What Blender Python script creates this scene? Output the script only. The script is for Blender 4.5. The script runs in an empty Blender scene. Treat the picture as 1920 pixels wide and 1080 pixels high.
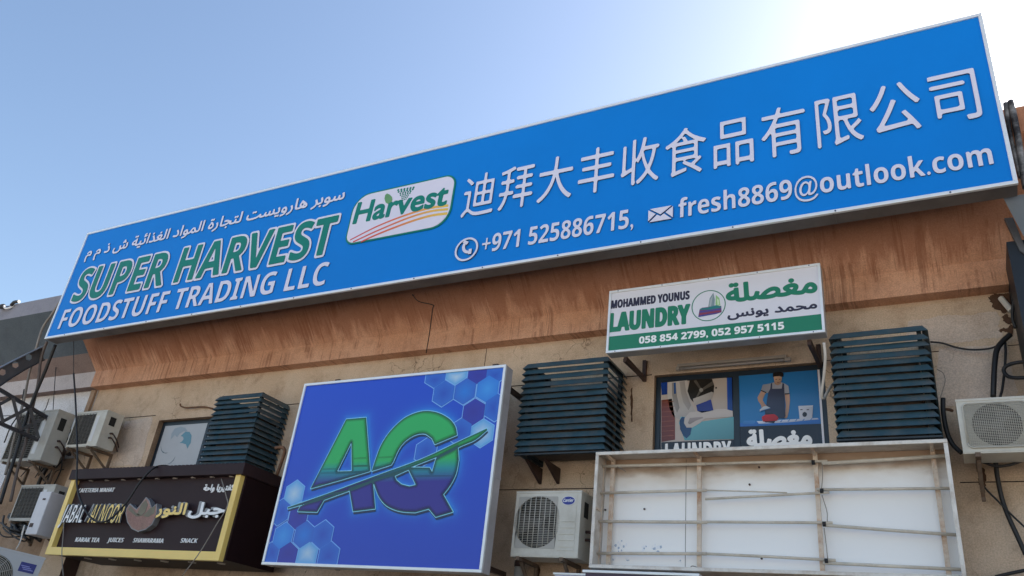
import bpy, bmesh, math, random
import numpy as np
from mathutils import Vector, Matrix

random.seed(7)
sc = bpy.context.scene
COL = sc.collection

# ------------------------------------------------------------------ camera
F_PX = 1516.24                                  # focal length for a 1920 px wide picture
YAW, PITCH, ROLL = -0.536222524, 0.473364017, -0.120826292
_f = Vector((math.sin(YAW) * math.cos(PITCH), math.cos(YAW) * math.cos(PITCH), math.sin(PITCH)))
_r = Vector((math.cos(YAW), -math.sin(YAW), 0.0))
_d = _f.cross(_r)
CR = math.cos(ROLL) * _r + math.sin(ROLL) * _d   # camera right
CD = -math.sin(ROLL) * _r + math.cos(ROLL) * _d  # camera down
CAM = Vector((0.0, 0.0, 1.6))
cam_data = bpy.data.cameras.new('camera')
cam_data.sensor_width = 36.0
cam_data.lens = F_PX / 1920 * 36.0
cam_data.clip_start = 0.05
cam_data.clip_end = 3000
cam = bpy.data.objects.new('camera', cam_data)
COL.objects.link(cam)
cam.matrix_world = Matrix(((CR.x, -CD.x, -_f.x, CAM.x), (CR.y, -CD.y, -_f.y, CAM.y), (CR.z, -CD.z, -_f.z, CAM.z), (0, 0, 0, 1)))
sc.camera = cam

# ------------------------------------------------------------------ world, sun, exposure
SUN_EL, SUN_AZ = math.radians(34), math.radians(28)   # azimuth from +Y towards +X
world = bpy.data.worlds.new('World')
sc.world = world
world.use_nodes = True
wn = world.node_tree.nodes
bg = wn['Background']
sky = wn.new('ShaderNodeTexSky')
sky.sky_type = 'NISHITA'
sky.sun_disc = False
sky.sun_elevation = SUN_EL
sky.sun_rotation = SUN_AZ
sky.air_density = 1.15
sky.dust_density = 2.1
sky.ozone_density = 2.0
world.node_tree.links.new(sky.outputs[0], bg.inputs[0])
bg.inputs[1].default_value = 0.057
sun_data = bpy.data.lights.new('sun', 'SUN')
sun_data.energy = 5.0
sun_data.angle = math.radians(0.5)
sun_data.color = (1.0, 0.95, 0.88)
sun = bpy.data.objects.new('sun', sun_data)
COL.objects.link(sun)
sun_dir = Vector((math.sin(SUN_AZ) * math.cos(SUN_EL), math.cos(SUN_AZ) * math.cos(SUN_EL), math.sin(SUN_EL)))
sun.rotation_euler = sun_dir.to_track_quat('Z', 'Y').to_euler()
sun.location = (20, 20, 30)
sc.view_settings.view_transform = 'Standard'
sc.view_settings.look = 'None'
sc.view_settings.gamma = 1
sc.view_settings.exposure = 2.15
sc.render.engine = 'CYCLES'
sc.cycles.use_denoising = True
sc.cycles.max_bounces = 8


# ------------------------------------------------------------------ measuring helpers
def ray(px, py):
    return _f + CR * ((px - 960) / F_PX) + CD * ((py - 540) / F_PX)


def at(px, py, y):
    d = ray(px, py)
    return CAM + d * (y / d.y)


def atx(px, py, x):
    d = ray(px, py)
    return CAM + d * (x / d.x)


def crop(ox, oy, s):
    return lambda x, y: (ox + x / s, oy + y / s)


# ------------------------------------------------------------------ materials
def srgb(r, g, b):
    return tuple(((c / 255) / 12.92 if c <= 10 else ((c / 255 + 0.055) / 1.055) ** 2.4) for c in (r, g, b)) + (1,)


MATS = {}


def mat(name, color, rough=0.6, metal=0.0, var=0.0, scale=6.0, bump=0.0, bscale=60.0, dirt=None, dirt_amt=0.0, dirt_scale=2.5, streak=0.0, spec=0.5):
    """Principled paint/plaster/metal with noise-driven colour variation, dirt patches, streaks and bump."""
    m = bpy.data.materials.new(name)
    m.use_nodes = True
    nt = m.node_tree
    N, L = nt.nodes, nt.links
    p = N['Principled BSDF']
    p.inputs['Roughness'].default_value = rough
    p.inputs['Metallic'].default_value = metal
    p.inputs['Specular IOR Level'].default_value = spec
    col = tuple(color) + (1,) if len(color) == 3 else tuple(color)
    p.inputs['Base Color'].default_value = col
    tc = N.new('ShaderNodeTexCoord')
    out = None
    if var > 0:
        n = N.new('ShaderNodeTexNoise')
        n.inputs['Scale'].default_value = scale
        n.inputs['Detail'].default_value = 7
        n.inputs['Roughness'].default_value = 0.65
        L.new(tc.outputs['Object'], n.inputs['Vector'])
        mr = N.new('ShaderNodeMapRange')
        mr.inputs[1].default_value = 0.25
        mr.inputs[2].default_value = 0.75
        mr.inputs[3].default_value = 1 - var
        mr.inputs[4].default_value = 1 + var
        L.new(n.outputs['Fac'], mr.inputs[0])
        mx = N.new('ShaderNodeMix')
        mx.data_type = 'RGBA'
        mx.blend_type = 'MULTIPLY'
        mx.inputs['Factor'].default_value = 1
        mx.inputs[6].default_value = col
        L.new(mr.outputs[0], mx.inputs[7])
        out = mx.outputs[2]
    if dirt_amt > 0:
        n2 = N.new('ShaderNodeTexNoise')
        n2.inputs['Scale'].default_value = dirt_scale
        n2.inputs['Detail'].default_value = 9
        n2.inputs['Roughness'].default_value = 0.7
        mp = N.new('ShaderNodeMapping')
        mp.inputs['Scale'].default_value = (1, 1, 1.0 - 0.85 * streak)
        mp.inputs['Location'].default_value = (3.1, 1.7, 0.3)
        L.new(tc.outputs['Object'], mp.inputs[0])
        L.new(mp.outputs[0], n2.inputs['Vector'])
        rp = N.new('ShaderNodeValToRGB')
        rp.color_ramp.elements[0].position = 0.46
        rp.color_ramp.elements[1].position = 0.68
        rp.color_ramp.elements[1].color = (dirt_amt,) * 3 + (1,)
        L.new(n2.outputs['Fac'], rp.inputs[0])
        mx2 = N.new('ShaderNodeMix')
        mx2.data_type = 'RGBA'
        if out:
            L.new(out, mx2.inputs[6])
        else:
            mx2.inputs[6].default_value = col
        mx2.inputs[7].default_value = tuple(dirt) + (1,)
        L.new(rp.outputs[0], mx2.inputs['Factor'])
        out = mx2.outputs[2]
    if out:
        L.new(out, p.inputs['Base Color'])
    if bump > 0:
        nb = N.new('ShaderNodeTexNoise')
        nb.inputs['Scale'].default_value = bscale
        nb.inputs['Detail'].default_value = 5
        L.new(tc.outputs['Object'], nb.inputs['Vector'])
        b = N.new('ShaderNodeBump')
        b.inputs['Strength'].default_value = bump
        b.inputs['Distance'].default_value = 0.02
        L.new(nb.outputs['Fac'], b.inputs['Height'])
        L.new(b.outputs[0], p.inputs['Normal'])
    MATS[name] = m
    return m


def print_mat(name, rough=0.4):
    """Printed film: the artwork's own ink colours are stored per vertex."""
    m = bpy.data.materials.new(name)
    m.use_nodes = True
    N, L = m.node_tree.nodes, m.node_tree.links
    a = N.new('ShaderNodeVertexColor')
    a.layer_name = 'Ink'
    p = N['Principled BSDF']
    p.inputs['Roughness'].default_value = rough
    L.new(a.outputs['Color'], p.inputs['Base Color'])
    return m


def plaster(name, base, light, dark, crack=0.5, streaks=False):
    """Old painted plaster: blotches, grime, fine cracks and, if asked, run-off streaks and a stained, shade-darkened upper slope."""
    m = bpy.data.materials.new(name)
    m.use_nodes = True
    N, L = m.node_tree.nodes, m.node_tree.links
    p = N['Principled BSDF']
    p.inputs['Roughness'].default_value = 0.9
    p.inputs['Specular IOR Level'].default_value = 0.2
    tc = N.new('ShaderNodeTexCoord')

    def noise(scale, detail=6, sc3=(1, 1, 1), loc=(0, 0, 0), rough=0.6):
        mp = N.new('ShaderNodeMapping')
        mp.inputs['Scale'].default_value = sc3
        mp.inputs['Location'].default_value = loc
        L.new(tc.outputs['Object'], mp.inputs[0])
        n = N.new('ShaderNodeTexNoise')
        n.inputs['Scale'].default_value = scale
        n.inputs['Detail'].default_value = detail
        n.inputs['Roughness'].default_value = rough
        L.new(mp.outputs[0], n.inputs['Vector'])
        return n.outputs['Fac']

    def ramp(sock, a, b, v0=0, v1=1):
        r = N.new('ShaderNodeMapRange')
        r.interpolation_type = 'SMOOTHSTEP'
        r.inputs[1].default_value = a
        r.inputs[2].default_value = b
        r.inputs[3].default_value = v0
        r.inputs[4].default_value = v1
        L.new(sock, r.inputs[0])
        return r.outputs[0]

    def mix(fac, a, b, mode='MIX'):
        x = N.new('ShaderNodeMix')
        x.data_type = 'RGBA'
        x.blend_type = mode
        L.new(fac, x.inputs['Factor'])
        for s, k in ((a, 6), (b, 7)):
            if isinstance(s, tuple):
                x.inputs[k].default_value = s + (1,)
            else:
                L.new(s, x.inputs[k])
        return x.outputs[2]

    def mul(a, b):
        x = N.new('ShaderNodeMath')
        x.operation = 'MULTIPLY'
        L.new(a, x.inputs[0])
        if isinstance(b, float):
            x.inputs[1].default_value = b
        else:
            L.new(b, x.inputs[1])
        return x.outputs[0]

    c = mix(ramp(noise(1.3, 5, loc=(2, 0, 5)), 0.4, 0.66), base, light)
    c = mix(mul(ramp(noise(3.0, 9, loc=(7, 3, 1), rough=0.7), 0.47, 0.7), 0.35 if streaks else 0.6), c, dark)
    g = ramp(noise(75, 5, rough=0.8), 0.3, 0.7, 0.78, 1.22)
    one = N.new('ShaderNodeValue')
    one.outputs[0].default_value = 1.0
    c = mix(one.outputs[0], c, g, 'MULTIPLY')
    if streaks:
        s = ramp(noise(1.0, 6, (22, 0.6, 0.6), rough=0.75), 0.50, 0.58)
        s2 = ramp(noise(1.2, 6, (2.2, 1.2, 2.2), loc=(4, 4, 0)), 0.44, 0.56)
        c = mix(mul(mul(s, s2), 0.6), c, dark)
        s3 = ramp(noise(1.0, 4, (22, 1.3, 1.3), loc=(1, 9, 0)), 0.52, 0.68)
        c = mix(mul(s3, 0.35), c, light)
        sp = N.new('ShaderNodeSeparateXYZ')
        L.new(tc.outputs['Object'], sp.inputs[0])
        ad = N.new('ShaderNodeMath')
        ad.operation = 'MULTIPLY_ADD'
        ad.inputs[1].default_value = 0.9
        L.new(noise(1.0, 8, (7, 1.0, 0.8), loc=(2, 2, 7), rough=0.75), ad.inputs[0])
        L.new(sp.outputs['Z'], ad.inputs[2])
        c = mix(mul(ramp(ad.outputs[0], 6.25, 6.47), 0.62), c, (0.30, 0.115, 0.06))  # upper slope's shade painted in as darker brown, with a ragged drip-stain edge
    if crack > 0:
        v = N.new('ShaderNodeTexVoronoi')
        v.feature = 'DISTANCE_TO_EDGE'
        v.inputs['Scale'].default_value = 3.2
        w = N.new('ShaderNodeVectorMath')
        w.operation = 'ADD'
        nn = N.new('ShaderNodeTexNoise')
        nn.inputs['Scale'].default_value = 5
        nn.inputs['Detail'].default_value = 5
        L.new(tc.outputs['Object'], nn.inputs['Vector'])
        sv = N.new('ShaderNodeVectorMath')
        sv.operation = 'SCALE'
        sv.inputs['Scale'].default_value = 0.25
        L.new(nn.outputs['Color'], sv.inputs[0])
        L.new(tc.outputs['Object'], w.inputs[0])
        L.new(sv.outputs[0], w.inputs[1])
        L.new(w.outputs[0], v.inputs['Vector'])
        ck = mul(ramp(v.outputs['Distance'], 0.0, 0.018, 1, 0), ramp(noise(1.1, 3, loc=(5, 5, 9)), 0.5, 0.62))
        c = mix(mul(ck, crack), c, tuple(x * 0.3 for x in dark))
    L.new(c, p.inputs['Base Color'])
    b = N.new('ShaderNodeBump')
    b.inputs['Strength'].default_value = 0.6
    b.inputs['Distance'].default_value = 0.01
    L.new(noise(55, 6), b.inputs['Height'])
    L.new(b.outputs[0], p.inputs['Normal'])
    MATS[name] = m
    return m


M_WALL = plaster('beige_plaster', (0.56, 0.42, 0.30), (0.63, 0.495, 0.37), (0.32, 0.215, 0.14), 0.8)
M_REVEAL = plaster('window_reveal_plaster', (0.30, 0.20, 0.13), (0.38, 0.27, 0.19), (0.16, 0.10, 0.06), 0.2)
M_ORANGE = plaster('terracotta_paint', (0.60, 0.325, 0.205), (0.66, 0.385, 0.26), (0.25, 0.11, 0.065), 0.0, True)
M_SLATE = plaster('slate_paint', (0.11, 0.135, 0.16), (0.125, 0.15, 0.175), (0.085, 0.10, 0.12), 0.0)
M_MAUVE = plaster('mauve_brown_paint', (0.26, 0.19, 0.17), (0.29, 0.215, 0.19), (0.19, 0.14, 0.12), 0.0)
M_PALE = plaster('pale_grey_paint', (0.50, 0.45, 0.44), (0.55, 0.50, 0.49), (0.40, 0.35, 0.33), 0.0)
M_CAPGREY = plaster('parapet_grey_paint', (0.27, 0.27, 0.31), (0.31, 0.31, 0.35), (0.20, 0.20, 0.23), 0.0)
M_WHITEWALL = plaster('white_wall_paint', (0.66, 0.66, 0.68), (0.74, 0.74, 0.76), (0.5, 0.48, 0.46), 0.2)
M_DIRT = mat('ground_sand', (0.36, 0.315, 0.26), 0.95, var=0.2, scale=2, bump=0.3, bscale=30)
M_BLUE = mat('sign_blue_film', (0.0005, 0.205, 0.68), 0.5, var=0.09, scale=0.35, spec=0.2)
M_ALU = mat('aluminium_trim', (0.80, 0.82, 0.83), 0.35, 0.25, var=0.06, scale=9)
M_SHEET = mat('galvanised_sheet', (0.17, 0.155, 0.15), 0.55, 0.3, var=0.18, scale=3, dirt=(0.09, 0.075, 0.07), dirt_amt=0.5)
M_LETTER = mat('letter_white_acrylic', (0.71, 0.70, 0.83), 0.4, var=0.03, scale=3)
M_LSIDE = mat('letter_return_shadow', (0.05, 0.08, 0.17), 0.5)  # navy sides paint in the dark contact shadow round the letters
M_GREEN = mat('letter_green_acrylic', (0.009, 0.205, 0.165), 0.45, var=0.04, scale=3, spec=0.2)
M_PRINT = print_mat('printed_film')
M_POSTER = print_mat('poster_film', 0.22)
M_STEELBLUE = mat('louvre_petrol_paint', (0.038, 0.085, 0.112), 0.45, var=0.25, scale=7, dirt=(0.17, 0.14, 0.115), dirt_amt=0.45, dirt_scale=5)
M_LOUDARK = mat('louvre_inner_paint', (0.018, 0.030, 0.04), 0.6, var=0.2)
M_FRAMEDK = mat('window_frame_navy', (0.008, 0.02, 0.035), 0.4, var=0.2)
M_GLASS = mat('dark_glass', (0.02, 0.025, 0.03), 0.08)
M_ACWHITE = mat('ac_cream_enamel', (0.60, 0.585, 0.52), 0.45, var=0.07, scale=4, dirt=(0.33, 0.28, 0.2), dirt_amt=0.35, dirt_scale=3)
M_ACGREY = mat('ac_grey_enamel', (0.46, 0.45, 0.41), 0.5, var=0.1, scale=4, dirt=(0.2, 0.17, 0.13), dirt_amt=0.5)
M_ACPANEL = mat('ac_panel_grey', (0.40, 0.385, 0.35), 0.5, var=0.08, scale=6)
M_DARK = mat('dark_cavity', (0.02, 0.019, 0.018), 0.8)
M_FAN = mat('fan_blade_grey', (0.085, 0.08, 0.075), 0.5)
M_WIRE = mat('guard_wire', (0.50, 0.48, 0.42), 0.4)
M_COILFIN = mat('condenser_fins', (0.13, 0.125, 0.115), 0.6, var=0.25, scale=20)
M_RUST = mat('rusty_steel', (0.16, 0.085, 0.05), 0.85, var=0.4, scale=12, dirt=(0.30, 0.14, 0.06), dirt_amt=0.6, dirt_scale=9, bump=0.3)
M_INNER = mat('gap_shade_casing', (0.085, 0.062, 0.048), 0.8, var=0.3, scale=9)  # dark colour paints the shade seen through the louvre gaps
M_RUSTDK = mat('dirty_bracket_steel', (0.15, 0.11, 0.08), 0.85, var=0.4, scale=12, dirt=(0.10, 0.05, 0.03), dirt_amt=0.7, dirt_scale=9, bump=0.3)
M_BROWNMETAL = mat('dark_brown_steel', (0.045, 0.022, 0.018), 0.6, var=0.3, scale=8)
M_CABLE = mat('black_cable', (0.012, 0.012, 0.014), 0.55)
M_CONDUIT = mat('grey_conduit', (0.26, 0.23, 0.20), 0.65, var=0.25, scale=8)
M_WHITECABLE = mat('white_cable', (0.62, 0.58, 0.52), 0.6, var=0.1)
M_TRUSS = mat('dark_truss_paint', (0.035, 0.035, 0.042), 0.5, var=0.25)
M_TRUSSGREY = mat('grey_truss_bar', (0.085, 0.085, 0.09), 0.5, var=0.2)
M_CAFE = mat('cafe_brown_panel', (0.034, 0.019, 0.022), 0.5, var=0.12, scale=3, spec=0.15)
M_CAFEDK = mat('cafe_box_brown', (0.018, 0.008, 0.010), 0.5, var=0.12, scale=3, spec=0.1)
M_YELLOW = mat('cafe_yellow_panel', (0.95, 0.68, 0.20), 0.4, var=0.06, scale=2)
M_YELLOWDK = mat('cafe_ochre_panel', (0.60, 0.36, 0.03), 0.4, var=0.06, scale=2)
M_WHITE = mat('white_acrylic', (0.90, 0.90, 0.90), 0.4)
M_RETURN = mat('letter_return_grey', (0.26, 0.26, 0.27), 0.4, 0.2, var=0.08)
M_CLEARDISC = mat('downlight_lens', (0.45, 0.40, 0.36), 0.3)
M_FILMWHITE = mat('lightbox_white_film', (0.74, 0.735, 0.80), 0.4, var=0.02)
M_BACKPANEL = mat('weathered_white_panel', (0.76, 0.77, 0.80), 0.6, var=0.05, scale=2, dirt=(0.62, 0.56, 0.50), dirt_amt=0.45, dirt_scale=1.6)
M_FRAMEINNER = mat('dusty_frame_sheet', (0.64, 0.59, 0.53), 0.6, 0.1, var=0.15, scale=5, dirt=(0.3, 0.2, 0.13), dirt_amt=0.6, dirt_scale=4)
M_RUSTBAR = mat('flaking_white_bar', (0.68, 0.57, 0.46), 0.7, var=0.15, scale=12, dirt=(0.42, 0.19, 0.075), dirt_amt=0.85, dirt_scale=8, bump=0.3)
M_TUBE = mat('dusty_conduit_tube', (0.66, 0.59, 0.49), 0.6, var=0.15, scale=6, dirt=(0.38, 0.31, 0.24), dirt_amt=0.5, dirt_scale=5)
M_VISOR = mat('visor_blue_grey', (0.16, 0.20, 0.25), 0.4, var=0.1)
M_NAVYSIGN = mat('navy_sign_side', (0.005, 0.009, 0.016), 0.5, var=0.3)


# ------------------------------------------------------------------ object helpers
def tag(o, label=None, cat=None, group=None, kind=None):
    if label: o['label'] = label
    if cat: o['category'] = cat
    if group: o['group'] = group
    if kind: o['kind'] = kind
    return o


def thing(name, loc, label, cat, group=None):
    o = bpy.data.objects.new(name, None)
    o.empty_display_size = 0.2
    COL.objects.link(o)
    o.location = loc
    return tag(o, label, cat, group)


def origin_of(parent):
    v = Vector((0, 0, 0))
    while parent is not None:
        v += parent.location
        parent = parent.parent
    return v


def link(name, me, parent=None, mats=()):
    for m in mats:
        me.materials.append(m)
    o = bpy.data.objects.new(name, me)
    COL.objects.link(o)
    if parent is not None:
        o.parent = parent
    return o


class MB:
    """Collects shapes in world (or local) coordinates and links them as one mesh."""
    def __init__(s):
        s.bm = bmesh.new()

    def face(s, pts, mi=0):
        f = s.bm.faces.new([s.bm.verts.new(p) for p in pts])
        f.material_index = mi
        return f

    def hexa(s, b, t, mi=0, bevel=0.0):
        """b, t: four bottom and four top points (counter-clockwise seen from above)"""
        tmp = bmesh.new() if bevel else s.bm
        vb = [tmp.verts.new(p) for p in b]
        vt = [tmp.verts.new(p) for p in t]
        fs = [tmp.faces.new(vb[::-1]), tmp.faces.new(vt)]
        for i in range(4):
            j = (i + 1) % 4
            fs.append(tmp.faces.new((vb[i], vb[j], vt[j], vt[i])))
        for f in fs:
            f.material_index = mi
        if bevel:
            bmesh.ops.bevel(tmp, geom=list(tmp.edges), offset=bevel, segments=2, affect='EDGES', profile=0.6)
            for f in tmp.faces:
                f.material_index = mi
            me = bpy.data.meshes.new('tmp')
            tmp.to_mesh(me)
            tmp.free()
            s.bm.from_mesh(me)
            bpy.data.meshes.remove(me)

    def box(s, a, b, mi=0, bevel=0.0):
        x0, x1 = sorted((a[0], b[0])); y0, y1 = sorted((a[1], b[1])); z0, z1 = sorted((a[2], b[2]))
        s.hexa([(x0, y0, z0), (x1, y0, z0), (x1, y1, z0), (x0, y1, z0)], [(x0, y0, z1), (x1, y0, z1), (x1, y1, z1), (x0, y1, z1)], mi, bevel)

    def bar(s, a, b, w, h, up=(0, 0, 1), mi=0, bevel=0.0):
        a, b = Vector(a), Vector(b)
        d = (b - a).normalized()
        side = d.cross(Vector(up))
        if side.length < 1e-4:
            side = d.cross(Vector((0, 1, 0)))
        side.normalize()
        u = side.cross(d)
        side, u = side * w / 2, u * h / 2
        s.hexa([a - side - u, a + side - u, b + side - u, b - side - u], [a - side + u, a + side + u, b + side + u, b - side + u], mi, bevel)

    def tube(s, pts, r, n=8, mi=0, smooth=True, cap=True):
        pts = [Vector(p) for p in pts]
        rings = []
        prev = None
        for i, p in enumerate(pts):
            d = (pts[min(i + 1, len(pts) - 1)] - pts[max(i - 1, 0)]).normalized()
            if prev is None:
                prev = d.orthogonal().normalized()
            else:
                prev = (prev - d * prev.dot(d))
                prev = prev.normalized() if prev.length > 1e-5 else d.orthogonal().normalized()
            q = d.cross(prev)
            rr = r[i] if isinstance(r, (list, tuple)) else r
            rings.append([s.bm.verts.new(p + (prev * math.cos(2 * math.pi * k / n) + q * math.sin(2 * math.pi * k / n)) * rr) for k in range(n)])
        for A, B in zip(rings, rings[1:]):
            for k in range(n):
                f = s.bm.faces.new((A[k], A[(k + 1) % n], B[(k + 1) % n], B[k]))
                f.smooth = smooth
                f.material_index = mi
        if cap:
            for R_ in (rings[0][::-1], rings[-1]):
                f = s.bm.faces.new(R_)
                f.material_index = mi

    def disc(s, c, nrm, r, n=24, mi=0):
        c, nrm = Vector(c), Vector(nrm).normalized()
        a = nrm.orthogonal().normalized()
        b = nrm.cross(a)
        s.face([c + a * r * math.cos(2 * math.pi * k / n) + b * r * math.sin(2 * math.pi * k / n) for k in range(n)], mi)

    def prism_x(s, prof, x0, x1, mats=None, closed=True):
        """prof: list of (y,z); extruded along x. mats[i] colours the face between i and i+1."""
        A = [s.bm.verts.new((x0, y, z)) for y, z in prof]
        B = [s.bm.verts.new((x1, y, z)) for y, z in prof]
        n = len(prof)
        for i in range(n if closed else n - 1):
            j = (i + 1) % n
            f = s.bm.faces.new((A[i], B[i], B[j], A[j]))
            f.material_index = mats[i] if mats else 0
        if closed:
            s.bm.faces.new(A)
            s.bm.faces.new(B[::-1])

    def build(s, name, mats, parent=None, local=False, recalc=True):
        if recalc:
            bmesh.ops.recalc_face_normals(s.bm, faces=s.bm.faces)
        if parent is not None and not local:
            bmesh.ops.translate(s.bm, verts=s.bm.verts, vec=-origin_of(parent))
        me = bpy.data.meshes.new(name)
        s.bm.to_mesh(me)
        s.bm.free()
        return link(name, me, parent, mats if isinstance(mats, (list, tuple)) else [mats])


def spline(pts, k=6):
    """Catmull-Rom through the points"""
    pts = [Vector(p) for p in pts]
    P = [pts[0] * 2 - pts[1]] + pts + [pts[-1] * 2 - pts[-2]]
    out = []
    for i in range(1, len(P) - 2):
        for j in range(k):
            t = j / k
            a, b, c, d = P[i - 1], P[i], P[i + 1], P[i + 2]
            out.append(0.5 * ((2 * b) + (c - a) * t + (2 * a - 5 * b + 4 * c - d) * t * t + (3 * b - a - 3 * c + d) * t ** 3))
    out.append(pts[-1])
    return out


# ------------------------------------------------------------------ lettering: outlines -> distance field -> clean contours -> solid letters
def font_polys(text, space=1.0):
    cu = bpy.data.curves.new('glyphs', 'FONT')
    cu.body = text
    cu.resolution_u = 5
    cu.space_character = space
    ob = bpy.data.objects.new('glyphs', cu)
    COL.objects.link(ob)
    dg = bpy.context.evaluated_depsgraph_get()
    c2 = ob.to_curve(dg)
    polys = []
    for sp in c2.splines:
        if sp.type == 'BEZIER':
            bp = sp.bezier_points
            n = len(bp)
            pl = []
            for i in range(n):
                a, b = bp[i], bp[(i + 1) % n]
                p0, p1, p2, p3 = a.co.xy, a.handle_right.xy, b.handle_left.xy, b.co.xy
                straight = abs((p1 - p0).x * (p3 - p0).y - (p1 - p0).y * (p3 - p0).x) < 1e-5 and abs((p2 - p0).x * (p3 - p0).y - (p2 - p0).y * (p3 - p0).x) < 1e-5
                for j in range(1 if straight else 6):
                    t = j / 6
                    q = p0 * (1 - t) ** 3 + 3 * p1 * t * (1 - t) ** 2 + 3 * p2 * t * t * (1 - t) + p3 * t ** 3
                    pl.append((q.x, q.y))
        else:
            pl = [(p.co.x, p.co.y) for p in sp.points]
        if len(pl) > 2:
            polys.append(np.array(pl))
    ob.to_curve_clear()
    bpy.data.objects.remove(ob)
    bpy.data.curves.remove(cu)
    return polys


def sdf(polys, h, pad):
    """Signed distance (inside positive), nonzero winding."""
    allp = np.concatenate(polys)
    x0, y0 = allp.min(0) - pad - 2 * h
    x1, y1 = allp.max(0) + pad + 2 * h
    nx, ny = int((x1 - x0) / h) + 2, int((y1 - y0) / h) + 2
    D = np.full((ny, nx), pad * 2 + 4 * h)
    Wd = np.zeros((ny, nx + 1))
    gx, gy = x0 + h * np.arange(nx), y0 + h * np.arange(ny)
    R = pad + 3 * h
    for pl in polys:
        for a, b in zip(pl, np.roll(pl, -1, 0)):
            i0 = max(0, int((min(a[0], b[0]) - R - x0) / h)); i1 = min(nx, int((max(a[0], b[0]) + R - x0) / h) + 2)
            j0 = max(0, int((min(a[1], b[1]) - R - y0) / h)); j1 = min(ny, int((max(a[1], b[1]) + R - y0) / h) + 2)
            X, Y = np.meshgrid(gx[i0:i1], gy[j0:j1])
            d = b - a
            l2 = d @ d
            if l2 < 1e-16:
                continue
            t = np.clip(((X - a[0]) * d[0] + (Y - a[1]) * d[1]) / l2, 0, 1)
            dist = np.hypot(X - a[0] - t * d[0], Y - a[1] - t * d[1])
            D[j0:j1, i0:i1] = np.minimum(D[j0:j1, i0:i1], dist)
            if a[1] != b[1]:
                lo, hi = (a, b) if a[1] < b[1] else (b, a)
                ja, jb = int(math.ceil((lo[1] - y0) / h)), int(math.ceil((hi[1] - y0) / h))
                if jb > ja:
                    ys = gy[ja:jb]
                    xs = lo[0] + (ys - lo[1]) / (hi[1] - lo[1]) * (hi[0] - lo[0])
                    ii = np.clip(np.ceil((xs - x0) / h).astype(int), 0, nx)
                    np.add.at(Wd, (np.arange(ja, jb), ii), 1 if a[1] < b[1] else -1)
    inside = np.abs(np.cumsum(Wd, 1)[:, :nx]) > 0.5
    return np.where(inside, D, -D), x0, y0


def contours(V, x0, y0, h, level=0.0):
    V = V - level
    V = np.where(V == 0, 1e-9, V)
    S = V > 0
    ny, nx = V.shape
    nxt = {}
    code = S[:-1, :-1] * 1 + S[:-1, 1:] * 2 + S[1:, 1:] * 4 + S[1:, :-1] * 8
    T = {1: [(3, 0)], 2: [(0, 1)], 3: [(3, 1)], 4: [(1, 2)], 5: [(3, 2), (1, 0)], 6: [(0, 2)], 7: [(3, 2)], 8: [(2, 3)], 9: [(2, 0)], 10: [(0, 3), (2, 1)], 11: [(2, 1)], 12: [(1, 3)], 13: [(1, 0)], 14: [(0, 3)]}
    for j, i in zip(*np.nonzero((code > 0) & (code < 15))):
        j, i = int(j), int(i)
        E = ((i, j, 0), (i + 1, j, 1), (i, j + 1, 0), (i, j, 1))
        for a, b in T[int(code[j, i])]:
            nxt[E[a]] = E[b]

    def pt(e):
        i, j, v = e
        a = V[j, i]
        b = V[j + 1, i] if v else V[j, i + 1]
        t = a / (a - b)
        return (x0 + h * (i + (0 if v else t)), y0 + h * (j + (t if v else 0)))
    loops = []
    while nxt:
        s, e = nxt.popitem()
        lp = [pt(s)]
        while e != s and e in nxt:
            lp.append(pt(e))
            e = nxt.pop(e)
        changed = len(lp) > 8
        for _ in range(3):
            if len(lp) < 9:
                break
            keep = []
            n = len(lp)
            skip = False
            for k in range(n):
                p, q, r = lp[k - 1], lp[k], lp[(k + 1) % n]
                dx, dy = r[0] - p[0], r[1] - p[1]
                L_ = math.hypot(dx, dy) or 1e-9
                dev = abs((q[0] - p[0]) * dy - (q[1] - p[1]) * dx) / L_
                if dev < 0.05 * h and not skip:
                    skip = True
                    continue
                skip = False
                keep.append(q)
            lp = keep
        if len(lp) > 3:
            loops.append(lp)
    return loops


def solid(name, loops, y, depth, mats, parent=None, ink=None, bevel=0.0):
    """Fill the loops (x,z) and extrude from the back plane y forward (towards -y) by depth."""
    cu = bpy.data.curves.new('fill', 'CURVE')
    cu.dimensions = '2D'
    cu.fill_mode = 'BOTH'
    cu.extrude = depth / 2
    for lp in loops:
        sp = cu.splines.new('POLY')
        sp.points.add(len(lp) - 1)
        sp.points.foreach_set('co', np.array([(p[0], p[1], 0, 1) for p in lp]).ravel())
        sp.use_cyclic_u = True
    ob = bpy.data.objects.new('fill', cu)
    COL.objects.link(ob)
    me = bpy.data.meshes.new_from_object(ob, depsgraph=bpy.context.evaluated_depsgraph_get())
    bpy.data.objects.remove(ob)
    bpy.data.curves.remove(cu)
    me.name = name
    org = origin_of(parent)
    n = len(me.vertices)
    co = np.empty(n * 3)
    me.vertices.foreach_get('co', co)
    co = co.reshape(-1, 3)
    new = np.stack([co[:, 0] - org.x, y - depth / 2 - co[:, 2] - org.y, co[:, 1] - org.z], 1)
    me.vertices.foreach_set('co', new.ravel())
    me.update()
    me.materials.clear()
    if len(mats) > 1:
        nr = np.empty(len(me.polygons) * 3)
        me.polygons.foreach_get('normal', nr)
        me.polygons.foreach_set('material_index', (np.abs(nr.reshape(-1, 3)[:, 1]) < 0.5).astype(np.int32))
    if ink is not None:
        paint(me, ink, org)
    for p in me.polygons:
        p.use_smooth = False
    return link(name, me, parent, mats)


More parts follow.
